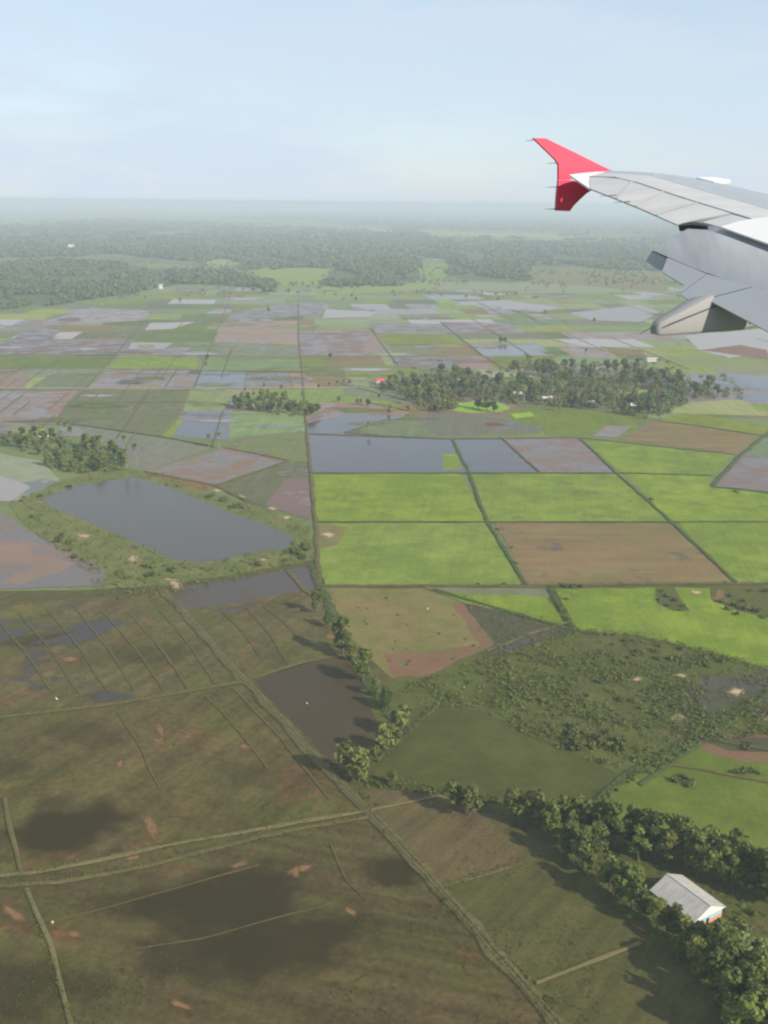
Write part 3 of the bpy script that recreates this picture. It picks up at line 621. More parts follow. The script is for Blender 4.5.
# --- the tree line on the bund and round the pale roofed building: photo position of the crown's middle, height in m
def at_crown(x, y, h): return g(x, y, h*.55)
LINE = [(316, 603, 6, 0), (328, 619, 5, 0), (343, 637, 9.5, 0), (352, 651, 6, 2), (364, 667, 8, 0), (376, 686, 5.5, 2), (386, 699, 5.5, 0), (402, 719, 9, 1), (381, 740, 8.5, 1), (391, 737, 7, 1), (347, 757, 9.5, 1), (359, 763, 8.5, 1), (393, 778, 4, 1), (452, 794, 7.5, 1), (470, 798, 8, 1)]
for i, (x, y, h, k) in enumerate(LINE):
    pr = (NEAR[i % 5] if k == 0 else FEATH[i % 3] if k == 1 else NEAR[0]); hp = 10 if k != 1 else 9
    plant(pr, 'bund_tree', at_crown(x, y, h*1.45), h/hp*(1.75 if k == 0 else 1.5), '%s green tree in the row along the brown paddies, %s from its far end' % ('feathery pale' if k == 1 else 'rounded mid', ordinal(i)), 'tree', 'trees in the row along the bund')
BACK = [(513, 806, 8, 1), (526, 812, 7, 0), (537, 808, 9, 1), (552, 820, 8.5, 0), (566, 816, 9, 0), (578, 818, 10, 0), (590, 820, 9, 0), (603, 820, 10, 0), (616, 828, 10.5, 0), (629, 826, 10, 0), (643, 833, 10, 0), (657, 838, 10.5, 0), (671, 837, 10, 0), (684, 842, 10.5, 0), (697, 852, 10, 0), (710, 852, 10.5, 0), (722, 860, 10, 0), (734, 858, 11, 0), (747, 868, 10, 0), (759, 874, 10, 0), (772, 882, 10, 0), (786, 889, 10, 0), (668, 850, 8, 0), (640, 845, 8, 0), (700, 862, 8, 0), (732, 872, 8, 0)]
for i, (x, y, h, k) in enumerate(sorted(BACK)):
    plant(NEAR[(i*2+i//3) % 5] if k == 0 else FEATH[i % 3], 'shade_tree', at_crown(x, y, h*1.2), h/(10 if k == 0 else 9)*1.42, 'leafy tree in the row beyond the pale roofed building, %s from the left' % ordinal(i), 'tree', 'trees in the row beyond the building')
FRONT = [(568, 841, 8, 0), (582, 848, 9, 0), (596, 841, 8.5, 0), (588, 862, 6, 0), (611, 874, 8.5, 0), (622, 882, 9.5, 0), (634, 890, 9, 0), (648, 902, 9, 0), (662, 912, 9.5, 0), (678, 918, 9.5, 0), (690, 930, 9, 0), (704, 937, 9, 0), (683, 944, 7, 0), (697, 958, 8, 0), (720, 946, 9.5, 0), (731, 962, 10, 0), (720, 975, 9, 0), (740, 986, 10, 0), (755, 975, 9, 0), (733, 1000, 10, 0), (754, 1008, 10, 0), (768, 998, 10, 0), (745, 1024, 10, 0), (772, 1028, 10, 0), (712, 958, 8, 0), (726, 988, 8, 0), (765, 1018, 9, 0)]
for i, (x, y, h, k) in enumerate(sorted(FRONT)):
    if 640 < x < 708 and y < 945: h *= .74; x -= 4; y += 4
    plant(NEAR[(i*3+1) % 5], 'shade_tree', at_crown(x, y, h*1.2), h/10*1.42, 'leafy tree in the row before the pale roofed building, %s from the left' % ordinal(i), 'tree', 'trees in the row before the building')
# banana plants beside the building
def banana_proto(seed):
    r = random.Random(seed); V = []; F = []
    cone(V, F, Vector((0, 0, -.2)), Vector((0, 0, 1.6)), .16, .10, 7)
    tm = bpy.data.meshes.new('stem'); tm.from_pydata([tuple(v) for v in V], [], F); tm.materials.append(LEAF_A)
    V = []; F = []
    for k in range(9): frond(V, F, Vector((0, 0, 1.5)), 2.4*k+r.uniform(-.3, .3), r.uniform(1.7, 2.3), .9-.07*k, .75, .34)
    cm = bpy.data.meshes.new('leaves'); cm.from_pydata([tuple(v) for v in V], [], F); cm.materials.append(LEAF_N)
    return tm, cm
BAN = [banana_proto(i) for i in (1, 2, 3)]
for i in range(15):
    x, y = 738+R.uniform(0, 34), 930+R.uniform(0, 44)
    o = plant(BAN[i % 3], 'banana_plant', g(x, y), R.uniform(.9, 1.35), 'banana plant with broad pale leaves in the patch beside the pale roofed building', 'plant', 'banana plants beside the building')
    o.children[0].name = 'stem'; o.children[1].name = 'leaves'

# --- groves further off
def grove(poly, n, gap, holes=()):
    xs = [p[0] for p in poly]; ys = [p[1] for p in poly]; out = []; tr_ = 0
    while len(out) < n and tr_ < 60000:
        tr_ += 1
        x, y = R.uniform(min(xs), max(xs)), R.uniform(min(ys), max(ys))
        if not inside(x, y, poly) or any(inside(x, y, h_) for h_ in holes): continue
        p = g(x, y)
        if any((p-q[0]).length < gap for q in out): continue
        out.append((p, x, y))
    return out
VIL = [(378, 388), (400, 383), (420, 378), (440, 372), (500, 381), (512, 383), (507, 370), (520, 363), (560, 367), (610, 370), (640, 367), (680, 376), (690, 388), (738, 389), (742, 395), (690, 402), (664, 416), (640, 420), (600, 410), (560, 408), (500, 402), (440, 413), (420, 406), (395, 394)]
HOLES = [[(452, 413), (458, 402), (500, 399), (505, 410)], [(505, 372), (545, 378), (548, 384), (515, 381)], [(620, 396), (640, 390), (657, 391), (654, 397), (635, 399)], [(560, 402), (590, 402), (590, 396), (572, 395)], [(692, 414), (700, 398), (712, 398), (712, 406)]]
vt = grove(VIL, 285, 7.5, HOLES)
vt += [(g(x, y), x, y) for x, y in [(486, 411), (494, 412), (502, 414), (479, 409), (508, 411), (470, 411), (497, 408), (488, 405)]]
def bands(lst, cuts):
    B = [[] for _ in range(len(cuts)+1)]
    for it in lst:
        B[sum(it[2] > c for c in cuts)].append(it)
    for b_ in B: b_.sort(key=lambda t: t[1])
    return B
for bi, B in enumerate(bands(vt, (380, 388, 394, 400))):
    where = ('back edge', 'back half', 'middle', 'front half', 'front edge')[bi]
    for i, (p, x, y) in enumerate(B):
        q = R.random()
        s = R.uniform(.85, 1.35)
        if q < .42: plant(MID[i % 4], 'village_tree', p, s, 'bushy tree in the %s of the wooded village, %s tree there from the left' % (where, ordinal(i)), 'tree', 'trees of the wooded village')
        else: plant(PALMS[i % 3], 'palm_tree', p, s*1.0, 'coconut palm in the %s of the wooded village, %s tree there from the left' % (where, ordinal(i)), 'palm', 'palms of the wooded village')
def undergrowth():
    V = []; F = []; r = random.Random(31)
    for (p, x, y) in grove(VIL, 620, 3.0, HOLES):
        hh = r.uniform(2.5, 7.5); w_ = r.uniform(2.2, 3.6)
        for k in range(34):
            v = rvec(r); leaf(V, F, Vector((p.x+v.x*w_, p.y+v.y*w_, hh*.55+v.z*hh*.42)), (v+rvec(r)*.5+Vector((0, 0, .3))).normalized(), r.uniform(.6, 1.2), r)
    for (p, x, y) in grove([(0, 446), (6, 436), (60, 434), (84, 444), (110, 447), (130, 462), (124, 470), (100, 474), (72, 474), (46, 466), (22, 450)], 95, 2.5, [[(30, 452), (44, 450), (48, 460), (36, 460)]])+grove([(232, 408), (240, 398), (270, 396), (286, 402), (318, 412), (312, 418), (280, 415)], 70, 2.5):
        hh = r.uniform(1.5, 5); w_ = r.uniform(1.8, 3.0)
        for k in range(30):
            v = rvec(r); leaf(V, F, Vector((p.x+v.x*w_, p.y+v.y*w_, hh*.55+v.z*hh*.42)), (v+rvec(r)*.5+Vector((0, 0, .3))).normalized(), r.uniform(.5, 1.0), r)
    o = link_mesh('undergrowth', V, F, LEAF_A); tag(o, 'thick low growth under the palms and trees of the wooded village', 'undergrowth', kind='stuff')
undergrowth()
plant(BAMB, 'bamboo_clump', g(559, 411), .95, 'bright yellow green bamboo clump at the front edge of the wooded village', 'bamboo', rz=0)
lt = [(x, y) for x, y in [(5, 446), (22, 437), (32, 441), (43, 444), (52, 440), (30, 449), (48, 466), (58, 463), (66, 468), (76, 455), (86, 447), (94, 450), (90, 456), (80, 464), (95, 468), (104, 462), (115, 456), (122, 462), (112, 452), (72, 472), (60, 452), (18, 447), (125, 466), (40, 455), (100, 472)]]
for i, (x, y) in enumerate(sorted(lt)):
    plant(MID[i % 4], 'bushy_tree', g(x, y), R.uniform(.7, 1.0), 'bushy tree in the grove behind the large pond, %s from the left' % ordinal(i), 'tree', 'trees of the grove behind the pond')
sg = [(11, 446), (35, 446), (39, 447), (43, 442), (67, 443), (71, 444), (99, 456), (103, 458), (125, 452), (127, 469), (137, 466), (60, 440)]
for i, (x, y) in enumerate(sorted(sg)):
    plant(SUGAR[i % 3], 'sugar_palm', g(x, y), R.uniform(.95, 1.1), 'tall thin palm rising from the grove behind the large pond, %s from the left' % ordinal(i), 'palm', 'tall palms of the grove behind the pond')
ct = [(236, 406), (243, 404), (251, 407), (248, 401), (262, 401), (268, 399), (276, 403), (284, 402), (272, 411), (281, 413), (289, 413), (302, 413), (311, 416), (317, 413), (307, 411), (258, 411), (295, 409), (240, 409)]
for i, (x, y) in enumerate(sorted(ct)):
    plant(MID[(i+1) % 4], 'bushy_tree', g(x, y), R.uniform(.75, 1.05), 'bushy tree of the small clump standing in the flooded fields, %s from the left' % ordinal(i), 'tree', 'trees of the small clump in the flooded fields')
cpm = [(246, 400), (254, 402), (264, 396), (282, 400), (302, 402), (319, 396), (330, 395), (369, 433), (209, 447), (219, 449), (426, 418)]
for i, (x, y) in enumerate(sorted(cpm)):
    plant(SUGAR[i % 3], 'sugar_palm', g(x, y), R.uniform(.7, .9), 'slender lone palm near the small clump and its flooded fields, %s from the left' % ordinal(i), 'palm', 'palms round the small clump')
lone = [(339, 402, .5), (357, 405, .55), (361, 404, .5), (368, 406, .6), (390, 409, .4), (408, 411, .5), (379, 398, .4), (501, 343, .75), (505, 343, .7), (330, 358, .6), (207, 360, .6), (206, 366, .4), (586, 352, .5), (412, 378, .6), (395, 380, .6), (389, 414, .45), (424, 408, .6), (434, 412, .6), (418, 404, .5), (412, 399, .5), (344, 383, .4), (350, 384, .4), (337, 384, .35), (268, 312, .8), (356, 301, .7), (289, 293, .9), (466, 298, .7), (594, 322, .6), (545, 314, .6), (180, 302, .8)]
for i, (x, y, s) in enumerate(sorted(lone)):
    plant(MID[i % 4], 'field_tree', g(x, y), s, 'small dark tree standing alone among the far paddies, %s from the left' % ordinal(i), 'tree', 'lone trees among the far paddies')

# --- far woodland, one mass of thousands of crowns; nobody could count it
def far_wood():
    V = []; F = []; r = random.Random(5)
    def tree(p, h, w, nq):
        for k in range(nq):
            v = rvec(r); q = Vector((p.x+v.x*w*.75, p.y+v.y*w*.75, h*.58+v.z*h*.38))
            leaf(V, F, q, (v+rvec(r)*.5+Vector((0, 0, .3))).normalized(), w*r.uniform(.34, .60), r)
        if h > 9 and r.random() < .3:
            i = len(V); V.extend([p+Vector((-.25, 0, 0)), p+Vector((.25, 0, 0)), p+Vector((.2, 0, h*.6)), p+Vector((-.2, 0, h*.6))]); F.append((i, i+1, i+2, i+3))
    for wi, w in enumerate(WOODS):
        xs = [q[0] for q in w]; ys = [q[1] for q in w]
        area = (max(xs)-min(xs))*(max(ys)-min(ys))
        for _ in range(int(area*.62)):
            x, y = r.uniform(max(-35, min(xs)), min(800, max(xs))), r.uniform(min(ys), max(ys))
            p = g(x, y); jx = 14*mnoise.noise(Vector((p.x*.006, p.y*.003, 11))); jy = 5*mnoise.noise(Vector((p.x*.005, p.y*.002, 23)))
            if not inside(x+jx, y+jy, w): continue
            if mnoise.noise(Vector((p.x*.004, p.y*.0022, wi))) < -.06 and mnoise.noise(Vector((p.x*.012, p.y*.006, wi))) < .22: continue
            if any(inside(x, y, q_) for q_ in ([(70, 257), (120, 254), (140, 257), (130, 262), (85, 261)], [(85, 256), (140, 257), (200, 262), (195, 267), (120, 262)], [(140, 262), (190, 262), (195, 270), (150, 268)], [(205, 262), (225, 258), (238, 264), (212, 268)], [(145, 232), (190, 231), (200, 235), (150, 237)], [(-20, 236), (30, 234), (35, 237), (-20, 238)])): continue
            s = max(1.0, .62/pxm(p)*1.3/ .9)
            tree(p, r.uniform(5, 10.5)*min(1.4, s**.3), r.uniform(3.2, 5.2)*min(3.5, s), 13 if y > 255 else 8)
    # thinner trees and hedges scattered over the open strips
    for _ in range(7000):
        x, y = r.uniform(-30, 800), r.uniform(212, 300)
        if y > 286 and r.random() < .85: continue
        if y < 240 and r.random() < .5: continue
        p = g(x, y)
        if mnoise.noise(Vector((p.x*.006, p.y*.003, 40))) < -.02: continue
        tree(p, r.uniform(5, 11), r.uniform(3, 5.5)*(1+max(0, 250-y)/40), 8)
    o = link_mesh('distant_woodland', V, F, LEAF_F); tag(o, kind='stuff')
    tag(o, 'dark woodland spread over the plain far behind the paddies', 'woodland')
far_wood()

# ------------------------------------------------------------------ shrubs
def shrub_mesh(seed, n=170):
    r = random.Random(seed); V = []; F = []
    L = [(Vector((r.uniform(-.6, .6), r.uniform(-.6, .6), r.uniform(.35, .8))), r.uniform(.4, .62)) for _ in range(5)]
    for k in range(n):
        c, s = r.choice(L); v = rvec(r); p = c+v*s*r.random()**.3; p.z = abs(p.z)
        leaf(V, F, p, (v+rvec(r)*.6+Vector((0, 0, .3))).normalized(), r.uniform(.12, .26), r)
    me = bpy.data.meshes.new('shrub'); me.from_pydata([tuple(v) for v in V], [], F); me.materials.append(LEAF_S); return me
SH = [shrub_mesh(i) for i in range(6)]
def shrub(x, y, s, label, group, sz=1.0):
    o = bpy.data.objects.new('shrub', R.choice(SH)); COL.objects.link(o); o.location = g(x, y); o.rotation_euler = (0, 0, R.uniform(0, 6.28)); o.scale = (s, s, s*sz)
    tag(o, label, 'shrub', group)
SCRUBZ = [(440, 700), (500, 655), (580, 632), (640, 638), (700, 652), (768, 672), (768, 735), (700, 745), (640, 784), (612, 772), (540, 742), (480, 712)]
cl = [(600, 745, 22, 7), (600, 745, 22, 7), (630, 648, 30, 7), (720, 660, 30, 5), (600, 745, 30, 10), (575, 738, 14, 7), (630, 650, 34, 10), (545, 700, 30, 14), (600, 690, 40, 20), (640, 720, 30, 22), (500, 680, 26, 12), (690, 662, 30, 6), (560, 720, 24, 10), (620, 700, 24, 14)]
n = 0
while n < 85:
    c = R.choice(cl); x, y = R.gauss(c[0], c[2]*.75), R.gauss(c[1], c[3]*.75)
    if not inside(x, y, SCRUBZ): continue
    big = abs(x-595) < 26 and abs(y-745) < 9
    shrub(x, y, R.uniform(1.9, 3.3) if big else R.choice((.8, 1.0, 1.3, 1.6)), 'green shrub growing in the wet scrub behind the dark weedy pond', 'shrubs of the wet scrub', R.uniform(.8, 1.25)); n += 1
for x, y, s in [(662, 592, 1.6), (668, 597, 1.8), (660, 601, 1.5), (674, 602, 1.8), (683, 607, 1.5), (668, 606, 1.5), (680, 611, 1.4), (722, 603, 2), (735, 606, 2), (745, 610, 2.4), (756, 612, 2.2), (730, 597, 1.5), (742, 602, 1.6), (765, 618, 2), (750, 592, 1.5), (764, 592, 1.6), (728, 610, 1.7), (736, 615, 1.5)]:
    shrub(x, y, s, 'green shrub on the rough islands within the bright green paddy at right', 'shrubs on the rough islands')
for i, (x, y, s) in enumerate([(676, 782, 1.8), (690, 784, 2.0), (683, 778, 1.5), (688, 787, 1.4)]): shrub(x, y, s, 'dark bush ringed round the pale earth mound in the green field', 'bushes round the earth mound')
for x, y, s in [(748, 746, 1.6), (745, 749, 1.4), (743, 773, 1.8), (754, 773, 1.9), (735, 773, 1.4)]: shrub(x, y, s, 'low dark bush on the red soil beside the green field at right', 'bushes by the red soil')
for x, y, s in [(566, 588, 1.6), (574, 588, 1.8), (580, 587, 1.5), (560, 586, 1.3), (622, 585, 1.3), (504, 585, 1.2), (478, 585, 1.2), (725, 584, 1.3), (512, 548, 1.2), (508, 557, 1.3), (516, 564, 1.3), (497, 530, 1.1), (651, 500, 1.5), (735, 492, 1.3), (738, 493, 1.2), (566, 600, 1.3), (562, 612, 1.4), (568, 622, 1.5), (556, 600, 1.1), (572, 628, 1.6)]:
    shrub(x, y, s, 'small bush rooted on a bund between the bright green paddies', 'bushes on the green bunds')
n = 0
PB = [((20, 512), (60, 545), 8), ((60, 545), (125, 580), 9), ((125, 575), (200, 572), 8), ((200, 572), (285, 560), 8), ((285, 560), (312, 545), 7), ((225, 505), (310, 532), 3.5), ((165, 482), (235, 506), 2.5), ((12, 505), (120, 474), 4), ((130, 560), (180, 572), 7), ((60, 540), (100, 560), 6), ((290, 550), (312, 560), 5)]
while n < 60:
    a, b, w = R.choice(PB); t = R.random(); x = a[0]+(b[0]-a[0])*t+R.gauss(0, 4); y = a[1]+(b[1]-a[1])*t+R.gauss(0, w*.4)
    if inside(x, y, [(40, 500), (75, 486), (135, 477), (165, 486), (230, 512), (297, 537), (287, 550), (240, 559), (200, 566), (165, 562), (120, 539), (60, 515)]): continue
    shrub(x, y, R.choice((1.1, 1.5, 1.9, 2.3)), 'bush on the grassy bank round the large dark pond', 'bushes on the pond bank', R.uniform(.8, 1.2)); n += 1
for k in range(20):
    t = R.random(); a, b = (445, 905), (560, 1020); t2 = R.random()
    shrub(a[0]+(b[0]-a[0])*t+R.gauss(3, 3), a[1]+(b[1]-a[1])*t+R.gauss(-2, 3), R.uniform(.6, 1.2), 'low bush along the farm track at the bottom of the view', 'bushes along the farm track')
for k in range(12):
    a, b = (318, 765), (372, 812); t = R.random()
    shrub(a[0]+(b[0]-a[0])*t*1.0+R.gauss(6, 5), a[1]+(b[1]-a[1])*t+R.gauss(-2, 3), R.uniform(.5, 1.0), 'low bush by the farm track below the feathery trees', 'bushes below the feathery trees')
for k in range(14):
    t = R.random(); x = 365+(500-365)*t
    shrub(x+R.gauss(0, 3), 783+(800-783)*t+R.gauss(0, 2), R.uniform(.7, 1.5), 'bush on the bund along the near edge of the weedy pond', 'bushes on the pond bund')
for k in range(14):
    a, b = (590, 808), (690, 745); t = R.random()
    shrub(a[0]+(b[0]-a[0])*t+R.gauss(0, 3), a[1]+(b[1]-a[1])*t+R.gauss(0, 2), R.uniform(.7, 1.4), 'bush on the bund between the weedy pond and the green field', 'bushes between pond and green field')
for k in range(30):
    x, y = R.uniform(325, 480), R.uniform(592, 665)
    if inside(x, y, [(322, 588), (425, 590), (460, 603), (488, 640), (430, 672), (392, 678), (350, 640)]): shrub(x, y, R.uniform(.5, 1.0), 'small tuft of brush on the dry tan pasture', 'brush on the tan pasture', .7)
for k in range(16):
    x, y = R.uniform(640, 765), R.uniform(875, 960)
    if inside(x, y, [(700, 880), (770, 890), (770, 960), (735, 935), (728, 910)]): shrub(x, y, R.uniform(.8, 1.6), 'garden bush near the pale roofed building', 'garden bushes')

# ------------------------------------------------------------------ grass and herbs: tufts nobody could count
def tufts():
    V = []; F = []; r = random.Random(9)
    def put(x, y, s, flat=.6):
        p = g(x, y); s *= r.uniform(.6, 1.4)
        for k in range(5):
            v = rvec(r); q = p+Vector((v.x*s*.8, v.y*s*.8, .75+abs(v.z)*s*flat)); leaf(V, F, q, (v+Vector((0, 0, .6))).normalized(), s*.45, r)
    n = 0
    while n < 5200:
        x, y = r.uniform(400, 775), r.uniform(630, 790)
        if not inside(x, y, [(395, 690), (430, 678), (500, 655), (580, 632), (640, 638), (700, 652), (778, 672), (778, 735), (700, 745), (640, 784), (612, 772), (540, 742), (480, 712), (420, 705)]): continue
        p = g(x, y)
        if mnoise.noise(Vector((p.x*.05, p.y*.05, 2))) < .0 and r.random() < .8: continue
        put(x, y, r.choice((.35, .5, .7, 1.0))); n += 1
    for pts, w, k, s in [([(312, 565), (322, 590), (345, 645), (372, 690), (395, 722)], 4, 420, .6), ([(320, 587), (527, 586), (770, 584)], .8, 220, .4), ([(452, 439), (487, 522), (527, 587)], .8, 200, .4), ([(315, 522.5), (670, 522.5), (770, 522)], .5, 140, .35), ([(579, 438), (617, 474), (737, 584)], .8, 150, .4),
                         ([(307, 434), (315, 522), (320, 587)], 1.0, 110, .5), ([(550, 588), (572, 630)], 2.5, 160, .7), ([(160, 588), (246, 683), (372, 816), (470, 925), (575, 1045)], 3.5, 1100, .35), ([(0, 879), (150, 850), (366, 812)], 3, 300, .3), ([(0, 890), (150, 866), (366, 818)], 2, 300, .3), ([(0, 718), (120, 703), (243, 682)], 2, 260, .3), ([(588, 809), (655, 760), (770, 690)], 3, 320, .6),
                         ([(365, 782), (440, 792), (500, 802)], 4, 420, .6), ([(145, 472), (250, 503), (312, 530)], 3, 260, .6), ([(375, 762), (440, 704)], 2.5, 160, .6), ([(440, 889), (515, 866)], 2, 120, .3), ([(26, 890), (75, 1030)], 2, 160, .3), ([(464, 604), (510, 614), (572, 630)], 1.5, 140, .5), ([(433, 590), (570, 626)], 2, 100, .4), ([(640, 637), (700, 651), (770, 672)], 3, 240, .6), ([(485, 655), (580, 632), (640, 637)], 3, 260, .6)]:
        D = [math.dist(a, b) for a, b in zip(pts, pts[1:])]; T_ = sum(D)
        for _ in range(k):
            d = r.random()*T_; i = 0
            while d > D[i]: d -= D[i]; i += 1
            t = d/D[i]; a, b = pts[i], pts[i+1]
            put(a[0]+(b[0]-a[0])*t+r.gauss(0, w), a[1]+(b[1]-a[1])*t+r.gauss(0, w*.6), s)
    n = 0
    while n < 1100:
        x, y = r.uniform(0, 318), r.uniform(470, 605)
        if not inside(x, y, [(10, 505), (60, 480), (130, 468), (170, 478), (230, 500), (310, 528), (318, 566), (290, 570), (240, 580), (165, 600), (95, 600), (90, 575), (50, 545), (20, 520)]): continue
        if inside(x, y, [(40, 500), (75, 486), (135, 477), (165, 486), (230, 512), (297, 537), (287, 548), (240, 556), (200, 563), (165, 558), (120, 535), (60, 512)]): continue
        put(x, y, r.choice((.5, .8, 1.1))); n += 1
    n = 0
    while n < 500:
        x, y = r.uniform(460, 580), r.uniform(600, 662)
        if inside(x, y, [(464, 604), (510, 614), (572, 630), (580, 640), (540, 660), (497, 650)]): put(x, y, r.choice((.3, .6))); n += 1
    for _ in range(1500):
        x, y = r.uniform(560, 770), r.uniform(800, 1024)
        if inside(x, y, [(520, 815), (650, 845), (770, 890), (770, 1024), (740, 1020), (640, 930), (560, 850)]): put(x, y, r.choice((.3, .5, .7)))
    VT, FT = V, F; V = []; F = []
    def put2(x, y, s):
        p = g(x, y)
        for k in range(3):
            v = rvec(r); leaf(V, F, p+Vector((v.x*s, v.y*s, .52+abs(v.z)*s*.25)), (v*.6+Vector((0, 0, .8))).normalized(), s*.6, r)
    for _ in range(9000):
        x, y = r.uniform(-5, 600), 600+430*r.random()**.8
        if x > 165+(y-592)*.93+10 and not (y > 800 and x < 480+(y-812)*.95): continue
        p = g(x, y)
        if mnoise.noise(Vector((p.x*.045, p.y*.045, 61))) < -.05: continue
        if any(((x-a)/c)**2+((y-b)/d)**2 < 1 for a, b, c, d in ((62, 832, 85, 45), (225, 905, 110, 50), (275, 950, 110, 40), (395, 872, 45, 30))): continue
        put2(x, y, r.uniform(.15, .42))
    o = link_mesh('stubble_tufts', V, F, LEAF_D); tag(o, 'sparse stubble and weed tufts over the brown foreground paddies', 'stubble', kind='stuff')
    V, F = VT, FT
    o = link_mesh('grass_tufts', V, F, LEAF_S); tag(o, 'rough grass and herbs on the bunds and scrubland', 'grass', kind='stuff')
tufts()

# ------------------------------------------------------------------ buildings
TINW = paint('roof_sheet_pale', (.46, .43, .40), .55, .16, .25, .3, streak=(0, (3.2, .12, 1), .34))
TING = paint('roof_sheet_grey', (.50, .50, .52), .5, .12, .3, .4)
TINR = paint('roof_red', (.50, .06, .07), .6, .1, .4)
THATCH = paint('roof_brown', (.20, .15, .11), .9, .2, .6)
WHITE = paint('white_wall', (.66, .63, .58), .8, .08, .5)
BLUE = paint('blue_wall', (.30, .44, .52), .8, .08, .5)
ORANGE = paint('orange_wall', (.50, .25, .15), .8, .08, .5)
WOODW = paint('wood_wall', (.20, .15, .10), .85, .2, 1.0)
DARK = paint('dark_opening', (.03, .03, .035), .5, .05, 1)
def boxm(V, F, x0, x1, y0, y1, z0, z1):
    i = len(V); V += [(x, y, z) for z in (z0, z1) for y in (y0, y1) for x in (x0, x1)]
    F += [(i, i+2, i+3, i+1), (i+4, i+5, i+7, i+6), (i, i+1, i+5, i+4), (i+2, i+6, i+7, i+3), (i, i+4, i+6, i+2), (i+1, i+3, i+7, i+5)]
def box_ob(name, b, mat, par):
    V = []; F = []; boxm(V, F, *b); return link_mesh(name, V, F, mat, par)
def roof_slab(name, hl, hw, ze, zr, side, mat, par, t=.09):
    """one slope of a gabled roof, eave at y = side*hw"""
    V = []
    for x in (-hl, hl):
        for (y, z) in ((0, zr), (side*hw, ze), (side*hw, ze-t), (0, zr-t)): V.append((x, y, z))
    F = [(0, 1, 5, 4), (2, 3, 7, 6), (1, 2, 6, 5), (0, 4, 7, 3), (0, 3, 2, 1), (4, 5, 6, 7)]
    return link_mesh(name, V, F, mat, par)
A_, B_, C_, D_ = (g(646.7, 890, 3.4), g(692.8, 921.5, 3.4), g(727, 909, 3.4), g(685, 875, 3.4))
ctr = (A_+B_+C_+D_)/4; u = ((B_-A_)+(C_-D_)).normalized(); v = Vector((-u.y, u.x, 0))
hl = abs(((B_-A_)+(C_-D_)).dot(u))/4; hw = abs(((C_-B_)+(D_-A_)).dot(v))/4
hall = empty('long_building', (ctr.x, ctr.y, 0), math.atan2(u.y, u.x))
tag(hall, 'long building with pale metal gable roof and blue end wall among the leafy trees', 'building')
W_, L_ = hw-.9, hl-.7
box_ob('wall', (-L_, L_, -W_, W_, 0, 3.45), WHITE, hall)
box_ob('end_wall', (L_+.004, L_+.10, -W_-.02, W_+.02, 1.45, 3.3), BLUE, hall)
box_ob('end_wall_base', (L_+.004, L_+.13, -W_-.03, W_+.03, -.1, 1.446), ORANGE, hall)
for s_ in (-1, 1):
    roof_slab('roof_slope', hl, hw, 3.4, 6.3, s_, TINW, hall)
    V = [(s_*(hl-.12), -hw+.12, 3.38), (s_*(hl-.12), hw-.12, 3.38), (s_*(hl-.12), 0, 6.16), (s_*(hl-.24), -hw+.12, 3.38), (s_*(hl-.24), hw-.12, 3.38), (s_*(hl-.24), 0, 6.16)]
    link_mesh('gable', V, [(0, 1, 2), (5, 4, 3), (0, 3, 4, 1), (1, 4, 5, 2), (2, 5, 3, 0)], WHITE, hall)
box_ob('ridge_cap', (-hl-.02, hl+.02, -.22, .22, 6.26, 6.36), TINW, hall)
for k in range(5):
    x = -L_+1.8+k*(2*L_-3.6)/4
    for s_ in (-1, 1):
        if k == 2: box_ob('door', (x-.6, x+.6, s_*W_-.03, s_*W_+.03, 0, 2.2), DARK, hall)
        else: box_ob('window', (x-.7, x+.7, s_*W_-.03, s_*W_+.03, 1.1, 2.3), DARK, hall)
box_ob('door', (L_+.03, L_+.16, -.55, .55, 0, 2.1), DARK, hall)

def house(x, y, L, Wd, h, rise, roofm, wallm, rz, label, stilts=0.0):
    o = empty('village_house', g(x, y), rz); a, b = L/2, Wd/2
    box_ob('wall', (-a+.5, a-.5, -b+.5, b-.5, stilts, stilts+h), wallm, o)
    for s_ in (-1, 1): roof_slab('roof_slope', a, b, stilts+h-.05, stilts+h+rise, s_, roofm, o, .12)
    for s_ in (-1, 1):
        X = s_*(a-.52); V = [(X, -b+.5, stilts+h), (X, b-.5, stilts+h), (X, 0, stilts+h+rise*.86), (X-s_*.1, -b+.5, stilts+h), (X-s_*.1, b-.5, stilts+h), (X-s_*.1, 0, stilts+h+rise*.86)]
        link_mesh('gable', V, [(0, 1, 2), (5, 4, 3), (0, 3, 4, 1), (1, 4, 5, 2), (2, 5, 3, 0)], wallm, o)
    if stilts:
        for sx in (-1, 0, 1):
            for sy in (-1, 1): box_ob('stilt', (sx*(a-.9)-.1, sx*(a-.9)+.1, sy*(b-.9)-.1, sy*(b-.9)+.1, -.1, stilts), WOODW, o)
    box_ob('door', (-.5, .5, -b+.46, -b+.54, stilts, stilts+1.9), DARK, o)
    for s_ in (-1, 1): box_ob('window', (s_*a*.5-.5, s_*a*.5+.5, -b+.46, -b+.54, stilts+.8, stilts+1.8), DARK, o)
    tag(o, label, 'house')
    return o
house(380, 384, 9, 6.5, 3, 2.2, TINR, WHITE, .3, 'small house with bright red roof at the left end of the wooded village', .6)
house(547, 401, 10, 6, 2.6, 1.6, TING, WOODW, .1, 'low house with whitish tin roof beside the bamboo clump', .6)
house(637, 409, 13, 8, 3, 2.0, TING, WOODW, -.15, 'wide house with grey tin roof at the front edge of the wooded village', .8)
house(652, 362, 14, 7, 3, 1.8, TINW, WHITE, .05, 'pale roofed house behind the back edge of the wooded village', .6)
house(459, 383, 8, 5.5, 2.6, 1.8, TING, WOODW, .2, 'small tin roofed house hidden in the left part of the wooded village', 1.2)
